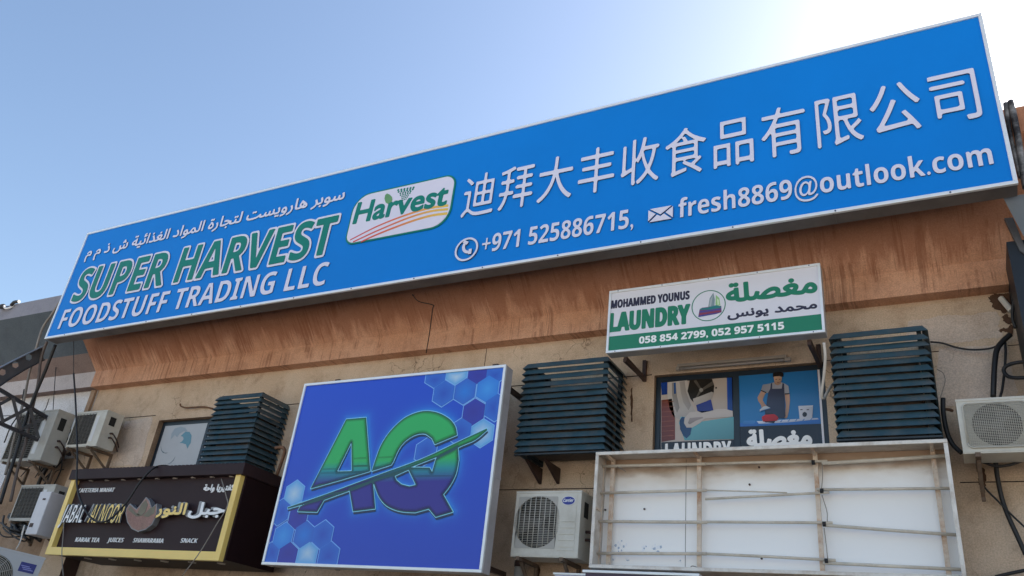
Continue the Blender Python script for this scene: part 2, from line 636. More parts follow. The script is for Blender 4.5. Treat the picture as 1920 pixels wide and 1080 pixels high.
def paint(me, ink, org=Vector((0, 0, 0))):
    a = me.color_attributes.new('Ink', 'FLOAT_COLOR', 'POINT')
    vals = []
    for v in me.vertices:
        c = ink(v.co.x + org.x, v.co.z + org.z) if callable(ink) else ink
        vals.extend((c[0], c[1], c[2], 1.0))
    a.data.foreach_set('color', vals)


def place(polys, L, R, B, T, y, cap=None, shear=0.0):
    """Scale glyph outlines so the ink runs L..R and the letters stand between B and T on the plane y."""
    xl, xr, zb, zt = at(*L, y).x, at(*R, y).x, at(*B, y).z, at(*T, y).z
    allp = np.concatenate(polys)
    b0, b1 = allp[:, 1].min(), allp[:, 1].max()
    if cap:
        cp_ = np.concatenate(font_polys(cap))
        b0, b1 = cp_[:, 1].min(), cp_[:, 1].max()
    sz = (zt - zb) / (b1 - b0)
    if shear:
        w0 = allp[:, 0].max() - allp[:, 0].min()
        k = shear * sz * w0 / (xr - xl)
        polys = [np.stack([p[:, 0] + k * (p[:, 1] - b0), p[:, 1]], 1) for p in polys]
        allp = np.concatenate(polys)
    a0, a1 = allp[:, 0].min(), allp[:, 0].max()
    sx = (xr - xl) / (a1 - a0)
    return [np.stack([xl + (p[:, 0] - a0) * sx, zb + (p[:, 1] - b0) * sz], 1) for p in polys]


def lettering(name, text, L, R, B, T, y, mats, parent, fat=0.0, depth=0.004, cap=None, space=1.0, shear=0.0, h=None, outline=None, ink=None):
    polys = place(font_polys(text, space), L, R, B, T, y, cap, shear)
    hh = h or max(0.0015, (at(*T, y).z - at(*B, y).z) / 34)
    pad = max(fat, 0) + (outline[0] if outline else 0)
    V, x0, y0 = sdf(polys, hh, pad)
    if outline:
        solid(name + '_outline', contours(V, x0, y0, hh, -(fat + outline[0])), y, depth, outline[1], parent)
        y -= depth
        depth = 0.006
    return solid(name, contours(V, x0, y0, hh, -fat), y, depth, mats, parent, ink)


def BOLD(s):
    """the same letters from the bold sans set"""
    o = []
    for c in s:
        if 'A' <= c <= 'Z': o.append(chr(0x1D5D4 + ord(c) - 65))
        elif 'a' <= c <= 'z': o.append(chr(0x1D5EE + ord(c) - 97))
        elif '0' <= c <= '9': o.append(chr(0x1D7EC + ord(c) - 48))
        else: o.append(c)
    return ''.join(o)


AR = {'س': 0xFEB1, 'و': 0xFEED, 'ب': 0xFE8F, 'ر': 0xFEAD, 'ه': 0xFEE9, 'ا': 0xFE8D, 'ي': 0xFEF1, 'ت': 0xFE95, 'ل': 0xFEDD, 'ج': 0xFE9D, 'ة': 0xFE93, 'م': 0xFEE1, 'د': 0xFEA9,
      'غ': 0xFECD, 'ذ': 0xFEAB, 'ئ': 0xFE89, 'ش': 0xFEB5, 'ص': 0xFEB9, 'ح': 0xFEA1, 'ن': 0xFEE5, 'ك': 0xFED9, 'ف': 0xFED1}
NOJOIN = set('ورادذة')


def arabic(s):
    """shape to presentation forms, then visual (left-to-right) order"""
    out = []
    for w in s.split(' '):
        g = []
        for i, c in enumerate(w):
            pj = i > 0 and w[i - 1] not in NOJOIN
            nj = i < len(w) - 1 and c not in NOJOIN
            base = AR[c]
            if pj and nj: k = 3
            elif nj: k = 2
            elif pj: k = 1
            else: k = 0
            g.append(chr(base + k))
        out.append(''.join(reversed(g)))
    return ' '.join(reversed(out))


def flat(name, pts, y, mats, parent, ink, depth=0.0015):
    """a cut-out piece of printed film: pixels are turned into points on plane y"""
    lp = [(p.x, p.z) for p in (at(a, b, y) for a, b in pts)]
    return solid(name, [lp], y, depth, mats, parent, ink)


def circle(cx, cz, r, n=40, sx=1.0):
    return [(cx + r * sx * math.cos(2 * math.pi * k / n), cz + r * math.sin(2 * math.pi * k / n)) for k in range(n)]


def roundrect(x0, z0, x1, z1, r, n=8):
    """r: radii for bottom-left, bottom-right, top-right, top-left"""
    out = []
    for (cx, cz, rr, a0) in ((x0 + r[0], z0 + r[0], r[0], 180), (x1 - r[1], z0 + r[1], r[1], 270), (x1 - r[2], z1 - r[2], r[2], 0), (x0 + r[3], z1 - r[3], r[3], 90)):
        for k in range(n + 1):
            a = math.radians(a0 + 90 * k / n)
            out.append((cx + rr * math.cos(a), cz + rr * math.sin(a)))
    return out


# ------------------------------------------------------------------ ground
g = MB()
g.face([(-600, -600, 0), (600, -600, 0), (600, 600, 0), (-600, 600, 0)])
tag(g.build('ground', M_DIRT), kind='structure')
g = MB()
g.face([(-250, -3.0, .004), (250, -3.0, .004), (250, 6.4, .004), (-250, 6.4, .004)])
tag(g.build('road', mat('asphalt', (.055, .053, .05), .9, var=.2, scale=3, bump=.3)), kind='structure')
g = MB()
g.box((-250, 6.4, -.05), (250, 7.98, .14), bevel=.01)
tag(g.build('pavement', mat('pavement_blocks', (.16, .14, .12), .9, var=.2, scale=3)), kind='structure')

# ------------------------------------------------------------------ the building
WY = 8.0
SOFF, BANDY = 5.54, 7.83
XL, XR = -12.55, 6.0                                   # paint line to the neighbour; far end
shop = thing('shop_building', (XL, WY, 0), 'beige plastered shop building with terracotta overhanging cornice behind the signs', 'building')
WIN_A = (-10.78, 3.70, -9.45, 4.915)                  # left window
WIN_B = (-2.80, 3.70, -1.03, 4.99)                    # laundry window
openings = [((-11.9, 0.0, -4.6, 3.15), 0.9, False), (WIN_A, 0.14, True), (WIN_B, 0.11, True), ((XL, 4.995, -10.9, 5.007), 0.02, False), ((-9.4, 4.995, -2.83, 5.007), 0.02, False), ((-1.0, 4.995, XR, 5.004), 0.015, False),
            ((-9.4, 3.742, -3.4, 3.752), 0.018, False), ((0.02, 3.742, XR, 3.752), 0.015, False), ((-5.02, 5.007, -5.012, SOFF), 0.015, False)]


def wall_sheet(x0, x1, z0, z1, ops, y):
    w = MB()
    xs = sorted({x0, x1} | {v for o, _, _ in ops for v in (o[0], o[2])})
    zs = sorted({z0, z1} | {v for o, _, _ in ops for v in (o[1], o[3])})
    for i in range(len(xs) - 1):
        for j in range(len(zs) - 1):
            cx, cz = (xs[i] + xs[i + 1]) / 2, (zs[j] + zs[j + 1]) / 2
            if any(o[0] < cx < o[2] and o[1] < cz < o[3] for o, _, _ in ops):
                continue
            w.face([(xs[i], y, zs[j]), (xs[i + 1], y, zs[j]), (xs[i + 1], y, zs[j + 1]), (xs[i], y, zs[j + 1])])
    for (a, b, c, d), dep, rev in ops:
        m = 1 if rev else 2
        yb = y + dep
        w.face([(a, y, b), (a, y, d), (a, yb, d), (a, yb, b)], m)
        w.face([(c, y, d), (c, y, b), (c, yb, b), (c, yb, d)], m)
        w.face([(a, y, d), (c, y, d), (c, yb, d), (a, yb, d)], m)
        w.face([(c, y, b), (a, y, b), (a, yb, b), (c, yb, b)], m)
        w.face([(a, yb, b), (c, yb, b), (c, yb, d), (a, yb, d)], 2)
    return w


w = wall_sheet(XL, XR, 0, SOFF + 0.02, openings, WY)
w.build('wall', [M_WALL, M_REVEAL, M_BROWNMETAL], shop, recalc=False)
# cornice: soffit, band, 45 degree flare, upright parapet
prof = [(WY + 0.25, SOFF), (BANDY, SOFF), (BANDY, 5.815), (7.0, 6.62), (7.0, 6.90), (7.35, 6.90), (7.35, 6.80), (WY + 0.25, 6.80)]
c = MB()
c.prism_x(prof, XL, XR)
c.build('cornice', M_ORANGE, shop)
blk = MB()
blk.box((XL, WY + 0.26, 0), (XR, 18, 6.78))
blk.build('roof', M_WALL, shop)

nb = thing('neighbouring_building', (-24, WY, 0), 'white walled building with slate and pale grey cornice at the left edge', 'building')
wn_ = MB()
wn_.box((-24, WY - 0.004, 4.38), (XL - 0.02, WY + 0.2, SOFF + 0.01), 0)
wn_.box((-24, WY - 0.004, 0), (-14.25, WY + 0.2, 4.37), 0)
wn_.box((-14.24, WY + 0.012, 0), (XL - 0.02, WY + 0.2, 4.37), 1)
wn_.box((-24, WY + 0.26, 0), (XL - 0.02, 18, 6.78), 0)
wn_.build('wall', [M_WHITEWALL, M_REVEAL], nb)
c = MB()
x0, x1 = -24, XL - 0.004
yb = 7.83 - (6.05 - 5.815) / (6.62 - 5.815) * 0.83
c.prism_x([(WY + 0.25, SOFF), (BANDY, SOFF), (BANDY, 5.815), (yb, 6.05), (7.0, 6.62), (7.0, 6.90), (7.35, 6.90), (7.35, 6.80), (WY + 0.25, 6.80)], x0, x1, [1, 0, 1, 2, 3, 3, 3, 3, 1])
c.build('cornice', [M_PALE, M_MAUVE, M_SLATE, M_CAPGREY], nb)
pil = MB()
pil.box((XL - 0.12, WY - 0.05, 5.0), (XL - 0.02, WY - 0.006, SOFF - 0.003))
pil.build('pilaster', M_REVEAL, nb)


def window(name, o, dep, mull, parent, fw=0.06):
    x0, z0, x1, z1 = o
    y = WY + dep - 0.055
    f = MB()
    f.box((x0 + .004, y, z1 - fw - .004), (x1 - .004, y + .05, z1 - .004))
    f.box((x0 + .004, y, z0 + .004), (x1 - .004, y + .05, z0 + fw + .004))
    f.box((x0 + .004, y, z0 + fw + .005), (x0 + fw + .004, y + .05, z1 - fw - .005))
    f.box((x1 - fw - .004, y, z0 + fw + .005), (x1 - .004, y + .05, z1 - fw - .005))
    for mx in mull:
        f.box((mx - .03, y - .004, z0 + fw + .005), (mx + .03, y + .05, z1 - fw - .005))
    wo = f.build('window', M_FRAMEDK, parent)
    p = MB()
    p.box((x0 + .062, y + .010, z0 + .062), (x1 - .062, y + .016, z1 - fw - .004))
    return wo, p.build('pane', M_GLASS, wo), y + .010


# ------------------------------------------------------------------ left window with printed swirl film
wa, pane, py_ = window('window', WIN_A, 0.14, [at(392, 800, 8.1).x], shop)
k8 = crop(230, 660, 4.5)
film = MB()
fx0 = at(*k8(345, 635), py_).x
for a, b in ((fx0, at(392, 800, 8.1).x - .035), (at(392, 800, 8.1).x + .035, WIN_A[2] - .07)):
    film.box((a, py_ - .004, WIN_A[1] + .07), (b, py_ - .001, at(*k8(345, 625), py_).z))
film.build('film', mat('frosted_film', (0.44, 0.46, 0.49), 0.35, var=0.06, scale=3), wa)


def swirl(pts, col):
    flat('swirl_print', [k8(*p) for p in pts], py_ - .0045, [M_PRINT], wa, col)


swirl([(405, 740), (412, 690), (440, 645), (490, 630), (530, 640), (548, 668), (510, 672), (480, 690), (460, 720), (440, 700)], (0.30, 0.36, 0.42))
swirl([(490, 710), (530, 672), (565, 675), (582, 705), (575, 765), (545, 815), (535, 780), (505, 770), (480, 768), (500, 755), (515, 735), (510, 715)], (0.11, 0.27, 0.36))
swirl([(322, 790), (330, 830), (355, 850), (385, 850), (365, 856), (340, 852), (325, 832)], (0.12, 0.17, 0.21))
swirl([(445, 880), (430, 915), (405, 938), (370, 950), (408, 930), (428, 908)], (0.16, 0.2, 0.24))

# ------------------------------------------------------------------ laundry window with posters
wb, pane, py_ = window('window', WIN_B, 0.11, [at(1381, 760, 8.06).x], shop, 0.055)
k3 = crop(1140, 640, 4.174)
PY = py_ - .004


def poster_piece(name, pts, lvl, col, parent):
    pp = [at(*k3(*p), PY) for p in pts]
    xa, xb = min(p.x for p in pp), max(p.x for p in pp)
    za, zb_ = min(p.z for p in pp), max(p.z for p in pp)
    rnd = random.Random(len(pts) * 31 + int(pts[0][0]))
    kx, kz = rnd.uniform(-.22, .22), rnd.uniform(-.05, .25)

    def ink(x, z):
        k = 1 + kx * (2 * (x - xa) / (xb - xa) - 1) + kz * (2 * (z - za) / (zb_ - za) - 1) + rnd.uniform(-.07, .07)
        return [c_ * k for c_ in col]
    return flat(name, [k3(*p) for p in pts], PY - .0016 * lvl, [M_POSTER], parent, ink)


po1 = poster_piece('poster', [(415, 325), (925, 285), (930, 290), (985, 770), (985, 960), (415, 960)], 0, (0.45, 0.38, 0.33), wb)
P = lambda *a: poster_piece('poster_print', a[0], a[1], a[2], po1)
P([(415, 325), (465, 320), (465, 415), (420, 420)], 1, (0.01, 0.05, 0.28))
P([(418, 460), (500, 450), (525, 600), (525, 770), (418, 788)], 1, (0.17, 0.035, 0.015))
for r_ in range(8):
    P([(420, 475 + r_ * 38), (515, 468 + r_ * 38), (515, 472 + r_ * 38), (420, 479 + r_ * 38)], 2, (0.30, 0.10, 0.05))
P([(470, 320), (620, 305), (640, 420), (660, 500), (690, 560), (640, 590), (560, 610), (510, 590), (480, 520), (465, 420)], 1, (0.50, 0.46, 0.43))
P([(500, 325), (530, 322), (540, 430), (560, 520), (540, 560), (515, 500), (502, 420)], 2, (0.30, 0.28, 0.27))
P([(515, 325), (530, 324), (532, 410), (517, 412)], 3, (0.03, 0.1, 0.3))
P([(560, 315), (600, 310), (612, 400), (650, 500), (630, 540), (590, 480), (570, 400)], 2, (0.36, 0.33, 0.31))
P([(640, 305), (720, 297), (815, 295), (832, 350), (825, 410), (790, 455), (730, 480), (680, 490), (645, 450), (622, 390)], 2, (0.02, 0.017, 0.014))
P([(690, 300), (735, 375), (725, 385), (670, 310)], 3, (0.10, 0.085, 0.07))
P([(820, 310), (830, 340), (745, 382), (735, 370)], 3, (0.10, 0.085, 0.07))
P([(712, 392), (735, 390), (690, 450), (672, 470)], 3, (0.11, 0.095, 0.08))
P([(715, 375), (728, 365), (742, 372), (745, 388), (730, 398), (716, 390)], 4, (0.30, 0.28, 0.25))
P([(665, 450), (720, 430), (810, 395), (828, 400), (815, 445), (770, 470), (700, 495), (675, 500)], 4, (0.40, 0.36, 0.33))
P([(690, 500), (805, 455), (825, 540), (780, 550), (735, 560), (700, 545)], 4, (0.02, 0.035, 0.22))
P([(840, 358), (852, 357), (852, 370), (840, 371)], 2, (0.02, 0.02, 0.02))
P([(930, 285), (968, 285), (975, 545), (935, 540)], 1, (0.01, 0.06, 0.30))
P([(555, 640), (570, 590), (600, 590), (650, 640), (985, 590), (985, 765), (600, 775)], 2, (0.12, 0.33, 0.38))
P([(560, 620), (580, 590), (620, 600), (640, 640), (655, 680), (645, 730), (615, 760), (590, 740), (565, 690)], 3, (0.02, 0.055, 0.14))
P([(600, 600), (640, 555), (690, 550), (800, 545), (850, 530), (920, 530), (975, 545), (978, 590), (760, 605), (720, 640), (660, 675), (615, 675), (595, 640)], 4, (0.50, 0.45, 0.42))
P([(640, 600), (740, 590), (745, 600), (690, 620), (640, 650), (625, 640)], 5, (0.30, 0.26, 0.25))
P([(418, 790), (985, 768), (985, 960), (418, 960)], 4, (0.012, 0.012, 0.016))
lettering('poster_text', BOLD('LAUNDRY'), k3(450, 830), k3(962, 820), (1250, 864), k3(530, 800), PY - .009, [M_WHITE], wb, 0.004, 0.002)

po2 = poster_piece('poster', [(1018, 268), (1635, 225), (1668, 640), (1690, 960), (1030, 960)], 0, (0.025, 0.17, 0.42), wb)
P = lambda *a: poster_piece('poster_print', a[0], a[1], a[2], po2)
P([(1028, 640), (1655, 600), (1660, 645), (1030, 668)], 1, (0.03, 0.14, 0.45))
P([(1030, 668), (1668, 645), (1690, 960), (1032, 960)], 1, (0.012, 0.013, 0.017))
P([(1165, 625), (1640, 600), (1650, 610), (1400, 635), (1180, 645)], 2, (0.50, 0.55, 0.68))
for q in range(7):
    P([(1230 + q * 58, 637 - q * 3), (1245 + q * 58, 620 - q * 3), (1252 + q * 58, 620 - q * 3), (1240 + q * 58, 637 - q * 3)], 3, (0.10, 0.22, 0.5))
P([(1055, 640), (1065, 622), (1150, 620), (1155, 632), (1145, 645), (1062, 650)], 2, (0.05, 0.20, 0.5))
# the man in the poster: arms, shirt, neck, head, cap, apron
P([(1200, 385), (1242, 395), (1225, 420), (1210, 460), (1228, 490), (1240, 505), (1225, 530), (1205, 530), (1198, 500), (1175, 465), (1170, 440)], 3, (0.42, 0.25, 0.17))
P([(1382, 405), (1420, 405), (1424, 460), (1418, 530), (1405, 590), (1395, 605), (1380, 600), (1388, 560), (1392, 500)], 3, (0.42, 0.25, 0.17))
P([(1270, 330), (1295, 322), (1360, 322), (1385, 332), (1412, 350), (1420, 412), (1385, 415), (1375, 400), (1265, 400), (1240, 405), (1197, 385), (1212, 340)], 4, (0.30, 0.30, 0.34))
P([(1197, 380), (1240, 398), (1238, 406), (1195, 387)], 5, (0.02, 0.02, 0.03))
P([(1384, 408), (1420, 405), (1420, 413), (1385, 417)], 5, (0.02, 0.02, 0.03))
P([(1300, 300), (1350, 300), (1355, 330), (1330, 345), (1305, 335)], 5, (0.36, 0.21, 0.14))
P([(1296, 275), (1303, 262), (1355, 260), (1362, 275), (1358, 310), (1340, 335), (1320, 335), (1302, 312)], 6, (0.46, 0.29, 0.20))
P([(1290, 280), (1292, 250), (1310, 240), (1350, 238), (1372, 248), (1372, 275), (1358, 278), (1340, 272), (1305, 275)], 7, (0.015, 0.012, 0.012))
P([(1310, 296), (1322, 295), (1322, 299), (1310, 300)], 8, (0.08, 0.04, 0.03))
P([(1338, 295), (1350, 294), (1350, 298), (1338, 299)], 8, (0.08, 0.04, 0.03))
P([(1322, 322), (1342, 321), (1338, 325), (1326, 326)], 8, (0.22, 0.08, 0.07))
P([(1275, 330), (1285, 326), (1285, 372), (1360, 370), (1366, 328), (1378, 332), (1382, 420), (1385, 520), (1388, 585), (1375, 605), (1330, 600), (1285, 560), (1235, 560), (1242, 470), (1255, 400), (1270, 372)], 6, (0.035, 0.040, 0.075))
P([(1230, 540), (1290, 540), (1320, 600), (1300, 640), (1228, 632)], 5, (0.02, 0.022, 0.03))
P([(1188, 535), (1215, 512), (1240, 505), (1272, 522), (1190, 552)], 8, (0.45, 0.50, 0.58))
P([(1190, 552), (1272, 524), (1272, 520), (1195, 542)], 9, (0.06, 0.15, 0.32))
P([(1205, 590), (1230, 575), (1300, 570), (1325, 585), (1335, 605), (1320, 622), (1215, 628), (1205, 610)], 8, (0.42, 0.012, 0.012))
P([(1490, 508), (1605, 503), (1598, 602), (1500, 608)], 4, (0.52, 0.53, 0.60))
P([(1492, 506), (1605, 501), (1604, 510), (1493, 516)], 5, (0.60, 0.60, 0.66))
P([(1521, 572), (1526, 558), (1540, 552), (1555, 560), (1558, 575), (1550, 588), (1536, 592), (1525, 586)], 5, (0.02, 0.02, 0.022))
for q in (1505, 1555):
    P([(q, 532), (q + 18, 531), (q + 18, 538), (q, 539)], 5, (0.05, 0.05, 0.06))
lettering('poster_text', arabic('مغصلة'), k3(1095, 800), k3(1590, 790), (1405, 838), k3(1430, 685), PY - .005, [M_WHITE], wb, 0.012, 0.002)
# white film strip edge on the right
lip = MB()
a, b = at(*k3(1640, 225), PY), at(*k3(1678, 790), PY)
lip.box((a.x, PY - .012, 3.8), (a.x + .02, PY - .004, a.z))
lip.build('frame_strip', M_FILMWHITE, wb)

# ------------------------------------------------------------------ the big blue sign
SY = 6.75
sx0, sx1 = at(165, 437, SY).x, at(1840, 27, SY).x
sz1, sz0 = at(1000, 233, SY).z, at(1000, 489, SY).z
sz1 = (at(165, 437, SY).z + at(1840, 27, SY).z) / 2
sz0 = (at(88, 636, SY).z + at(1908, 342, SY).z) / 2
big = thing('blue_signboard', ((sx0 + sx1) / 2, SY + .2, sz0), 'long blue rooftop signboard with white Chinese characters, phone number and green lettering', 'signboard')
t = .03
b = MB()
b.box((sx0, SY + .012, sz0 + .001), (sx1, SY + .20, sz1 - .001))
for i in range(1, 9):
    x = sx0 + (sx1 - sx0) * i / 9 + random.uniform(-.15, .15)
    b.box((x - .004, SY + .013, sz0 - .004), (x + .012, SY + .198, sz0 + .0005))
b.build('box', M_SHEET, big)
b = MB()
b.box((sx0 + t, SY + .004, sz0 + t), (sx1 - t, SY + .011, sz1 - t))
b.build('panel', M_BLUE, big)
b = MB()
b.box((sx0 - .004, SY - .012, sz0 - .004), (sx1 + .004, SY + .02, sz0 + t), bevel=.004)
b.box((sx0 - .004, SY - .012, sz1 - t), (sx1 + .004, SY + .02, sz1 + .004), bevel=.004)
b.box((sx0 - .004, SY - .0115, sz0 + t + .001), (sx0 + t, SY + .02, sz1 - t - .001), bevel=.004)
b.box((sx1 - t, SY - .0115, sz0 + t + .001), (sx1 + .004, SY + .02, sz1 - t - .001), bevel=.004)
b.build('trim', M_ALU, big)
b = MB()
for i in range(14):
    x = sx0 + .5 + i * (sx1 - sx0 - 1) / 13
    b.tube([(x, SY - .018, sz0 + .012), (x, SY - .011, sz0 + .012)], .008, 8)
b.build('screws', M_LSIDE, big)
for i in range(6):
    x = sx0 + .9 + i * (sx1 - sx0 - 1.8) / 5
    b = MB()
    b.bar((x, SY + .2, sz1 - .25), (x, 7.02, sz1 - 1.15), .05, .05)
    b.bar((x, SY + .2, sz0 + .35), (x, 7.01, sz0 + .62), .05, .05)
    b.build('bracket', M_RUST, big)
LW = [M_LETTER, M_LSIDE]
SF = SY + .004
lettering('arabic_name', arabic('سوبر هارويست لتجارة المواد الغذائية ش ذ م م'), (159.4, 488), (648.4, 361), (516, 413), (553, 374), SF, LW, big, .006, .012)
lettering('green_name', BOLD('SUPER HARVEST'), (136, 562), (636, 410), (603, 479), (638, 404), SF, [M_GREEN, M_LSIDE], big, .001, .012, cap=BOLD('H'), outline=(.034, LW))
lettering('white_name', BOLD('FOODSTUFF TRADING LLC'), (109, 616), (618.5, 499), (527, 548), (536.7, 506), SF, LW, big, -.002, .012, cap=BOLD('H'))
lettering('chinese_name', '迪拜大丰收食品有限公司', (863.6, 412), (1842.7, 216), (1820, 226), (1823.4, 121.6), SF, LW, big, .0005, .016, space=1.1)
lettering('phone_number', BOLD('+971 525886715,'), (905, 460), (1188, 422), (969.3, 464), (977.7, 430), SF, LW, big, .0, .012, cap=BOLD('1'))
lettering('email_address', BOLD('fresh8869@outlook.com'), (1272.9, 388), (1863, 305), (1290, 406.5), (1356.7, 358), SF, LW, big, .0, .014, cap=BOLD('h'))
# phone icon
pc = at(876, 468.8, SF)
rad = (at(898, 466, SF).x - at(855, 471, SF).x) / 2
ic = [circle(pc.x, pc.z, rad, 48), circle(pc.x, pc.z, rad * .84, 48)]
solid('phone_icon', ic, SF, .02, LW, big)
hs = []
for k in range(13):
    a = math.radians(150 + 120 * k / 12)
    hs.append((pc.x + rad * .26 + .66 * rad * math.cos(a), pc.z + rad * .26 + .66 * rad * math.sin(a)))
for k in range(12, -1, -1):
    a = math.radians(150 + 120 * k / 12)
    hs.append((pc.x + rad * .26 + .42 * rad * math.cos(a), pc.z + rad * .26 + .42 * rad * math.sin(a)))
solid('phone_icon', [hs], SF, .02, LW, big)
for ang in (150, 270):
    a = math.radians(ang)
    cx, cz = pc.x + rad * .26 + .52 * rad * math.cos(a), pc.z + rad * .26 + .52 * rad * math.sin(a)
    tx, tz = -math.sin(a), math.cos(a)
    sgn = -1 if ang == 150 else 1
    cx += tx * sgn * rad * .1; cz += tz * sgn * rad * .1
    nx_, nz_ = math.cos(a), math.sin(a)
    q = [(cx + tx * i * rad * .13 + nx_ * j * rad * .22, cz + tz * i * rad * .13 + nz_ * j * rad * .22) for i, j in ((-1, -1), (1, -1), (1, 1), (-1, 1))]
    solid('phone_icon', [q], SF, .023, LW, big)
# envelope icon: four pieces with gaps
e0, e1 = at(1217, 397, SF).x, at(1263, 385, SF).x
f0, f1 = at(1240, 415, SF).z, at(1240, 390.5, SF).z
ew, eh = e1 - e0, f1 - f0
E_ = lambda u, v: (e0 + u * ew, f0 + v * eh)
for pp in ([(.06, 1), (.94, 1), (.5, .46)], [(0, .93), (.3, .56), (0, .08)], [(1, .93), (.7, .56), (1, .08)], [(.05, 0), (.95, 0), (.64, .48), (.5, .32), (.36, .48)]):
    solid('envelope_icon', [[E_(*p) for p in pp]], SF, .02, LW, big)
# round-cornered logo
kl = crop(640, 320, 7.2)
lx0, lx1 = at(*kl(92, 870), SF).x, at(*kl(1522, 230), SF).x
lz0, lz1 = at(*kl(200, 972), SF).z, at(*kl(1400, 97), SF).z
hh = lz1 - lz0
solid('logo_border', [roundrect(lx0 - .022, lz0 - .022, lx1 + .022, lz1 + .022, (.2 * hh, .36 * hh, .22 * hh, .36 * hh))], SF, .012, [M_GREEN], big)
lg = solid('logo_panel', [roundrect(lx0, lz0, lx1, lz1, (.18 * hh, .34 * hh, .2 * hh, .34 * hh))], SF - .012, .004, [M_LETTER], big)
SL = SF - .016
lettering('logo_text', 'Harvest', kl(163, 700), kl(1442, 262), kl(190, 708), kl(240, 440), SL, [M_GREEN], big, .012, .004, cap='H', shear=.05)


def stripe_ink(x, z):
    u = (x - lx0) / (lx1 - lx0)
    a, b_, c_ = (0.55, 0.03, 0.06), (0.72, 0.17, 0.06), (0.78, 0.52, 0.08)
    if u < .5:
        return tuple(a[i] + (b_[i] - a[i]) * u * 2 for i in range(3))
    return tuple(b_[i] + (c_[i] - b_[i]) * min(1, (u - .5) * 2.4) for i in range(3))


for st, w0, w1 in (([(118, 937), (500, 745), (900, 590), (1200, 505), (1445, 470)], 10, 24), ([(160, 962), (500, 805), (900, 640), (1200, 550), (1440, 520)], 12, 22), ([(265, 962), (500, 855), (900, 700), (1200, 610), (1432, 577)], 14, 24)):
    up = [kl(p[0], p[1] - (w0 + (w1 - w0) * i / 4) * .68) for i, p in enumerate(st)]
    lo = [kl(p[0], p[1] + (w0 + (w1 - w0) * i / 4) * .68) for i, p in enumerate(st)]
    top = spline([at(*p, SL) for p in up], 6)
    bot = spline([at(*p, SL) for p in lo], 6)
    solid('logo_stripe', [[(p.x, p.z) for p in top] + [(p.x, p.z) for p in reversed(bot)]], SL, .002, [M_PRINT], big, stripe_ink)
M_LEAF = mat('leaf_green_print', (0.13, 0.32, 0.12), 0.4, var=.15)
solid('logo_leaf', [[(p.x, p.z) for p in (at(*kl(*q), SL) for q in ((630, 450), (600, 430), (585, 380), (595, 330), (620, 310), (655, 325), (685, 355), (690, 395), (675, 425)))]], SL, .005, [M_LEAF], big)
dots = []
for row in range(7):
    for k in range(3 + (row + 1) // 2):
        n_ = 3 + (row + 1) // 2
        u = (k - (n_ - 1) / 2)
        p = at(*kl(855 + 38 * u * (0.55 + row * .09) + row * 3, 390 - row * 24 - u * 7), SL)
        dots.append(circle(p.x, p.z, .009 + row * .0012, 8))
solid('logo_dots', dots, SL, .003, [M_GREEN], big)

# ------------------------------------------------------------------ AQ light box
AY = 7.15
ax0 = (at(573, 721, AY).x + at(490, 1057, AY).x) / 2
ax1 = (at(950, 683, AY).x + at(902, 1075, AY).x) / 2
az1 = (at(573, 721, AY).z + at(950, 683, AY).z) / 2
az0 = (at(490, 1057, AY).z + at(902, 1075, AY).z) / 2
aq = thing('light_box_sign', ((ax0 + ax1) / 2, 7.4, az0), 'square blue light box sign with large green and blue letters AQ and hexagons', 'signboard')
b = MB()
b.box((ax0, AY + .012, az0), (ax1, AY + .16, az1))
b.box((ax1 + .001, AY + .05, az0 + .95), (ax1 + .006, AY + .161, az0 + .98))
b.build('box', mat('aq_box_aluminium', (0.50, 0.48, 0.49), 0.45, 0.2, var=0.1, scale=4, dirt=(0.3, 0.26, 0.23), dirt_amt=.4), aq)
b = MB()
t = .028
b.box((ax0 - .003, AY - .01, az0 - .003), (ax1 + .003, AY + .02, az0 + t), bevel=.004)
b.box((ax0 - .003, AY - .01, az1 - t), (ax1 + .003, AY + .02, az1 + .003), bevel=.004)
b.box((ax0 - .003, AY - .0095, az0 + t + .001), (ax0 + t, AY + .02, az1 - t - .001), bevel=.004)
b.box((ax1 - t, AY - .0095, az0 + t + .001), (ax1 + .003, AY + .02, az1 - t - .001), bevel=.004)
b.build('trim', M_ALU, aq)
ka = crop(480, 660, 2.572)
AF = AY + .008
T2 = lambda pts: np.array([(p.x, p.z) for p in (at(*ka(*q), AF) for q in pts)])


def sm(pts, k=5):
    p = spline([Vector((q[0], q[1], 0)) for q in pts], k)
    return [(v.x, v.y) for v in p]


A_up = T2([(437, 325), (533, 317), (553, 576), (400, 622), (265, 660)])
A_hole = T2([(462, 437), (393, 577), (464, 575)])
Q_up = T2(sm([(560, 576), (578, 520), (605, 450), (650, 382), (720, 318), (800, 287), (870, 291), (930, 320), (962, 358), (972, 402)]) + [(864, 447)] + sm([(850, 418), (815, 396), (770, 402), (722, 432), (690, 472), (665, 528)]) + [(655, 545)])
SW = T2(sm([(155, 750), (330, 690), (560, 605), (800, 517), (985, 430), (1115, 370)], 4) + sm([(1117, 378), (1060, 425), (985, 458), (870, 515), (740, 568), (600, 612), (450, 672), (330, 708), (155, 757)], 4))
A_lo1 = T2([(345, 690), (215, 745), (203, 770), (297, 773), (330, 715), (460, 668)])
A_lo2 = T2([(452, 660), (470, 770), (577, 757), (566, 622)])
Q_lo = T2([(560, 622), (740, 562), (870, 512), (975, 455)] + sm([(980, 520), (966, 590), (935, 650), (905, 688)], 4) + [(952, 772), (868, 797), (835, 757)] + sm([(770, 775), (700, 770), (635, 745), (595, 700), (572, 640)], 4))
Q_h1 = T2([(668, 602), (735, 572), (770, 645), (738, 652), (700, 642), (676, 622)])
Q_h2 = T2([(745, 560), (868, 512), (848, 583), (836, 562)])


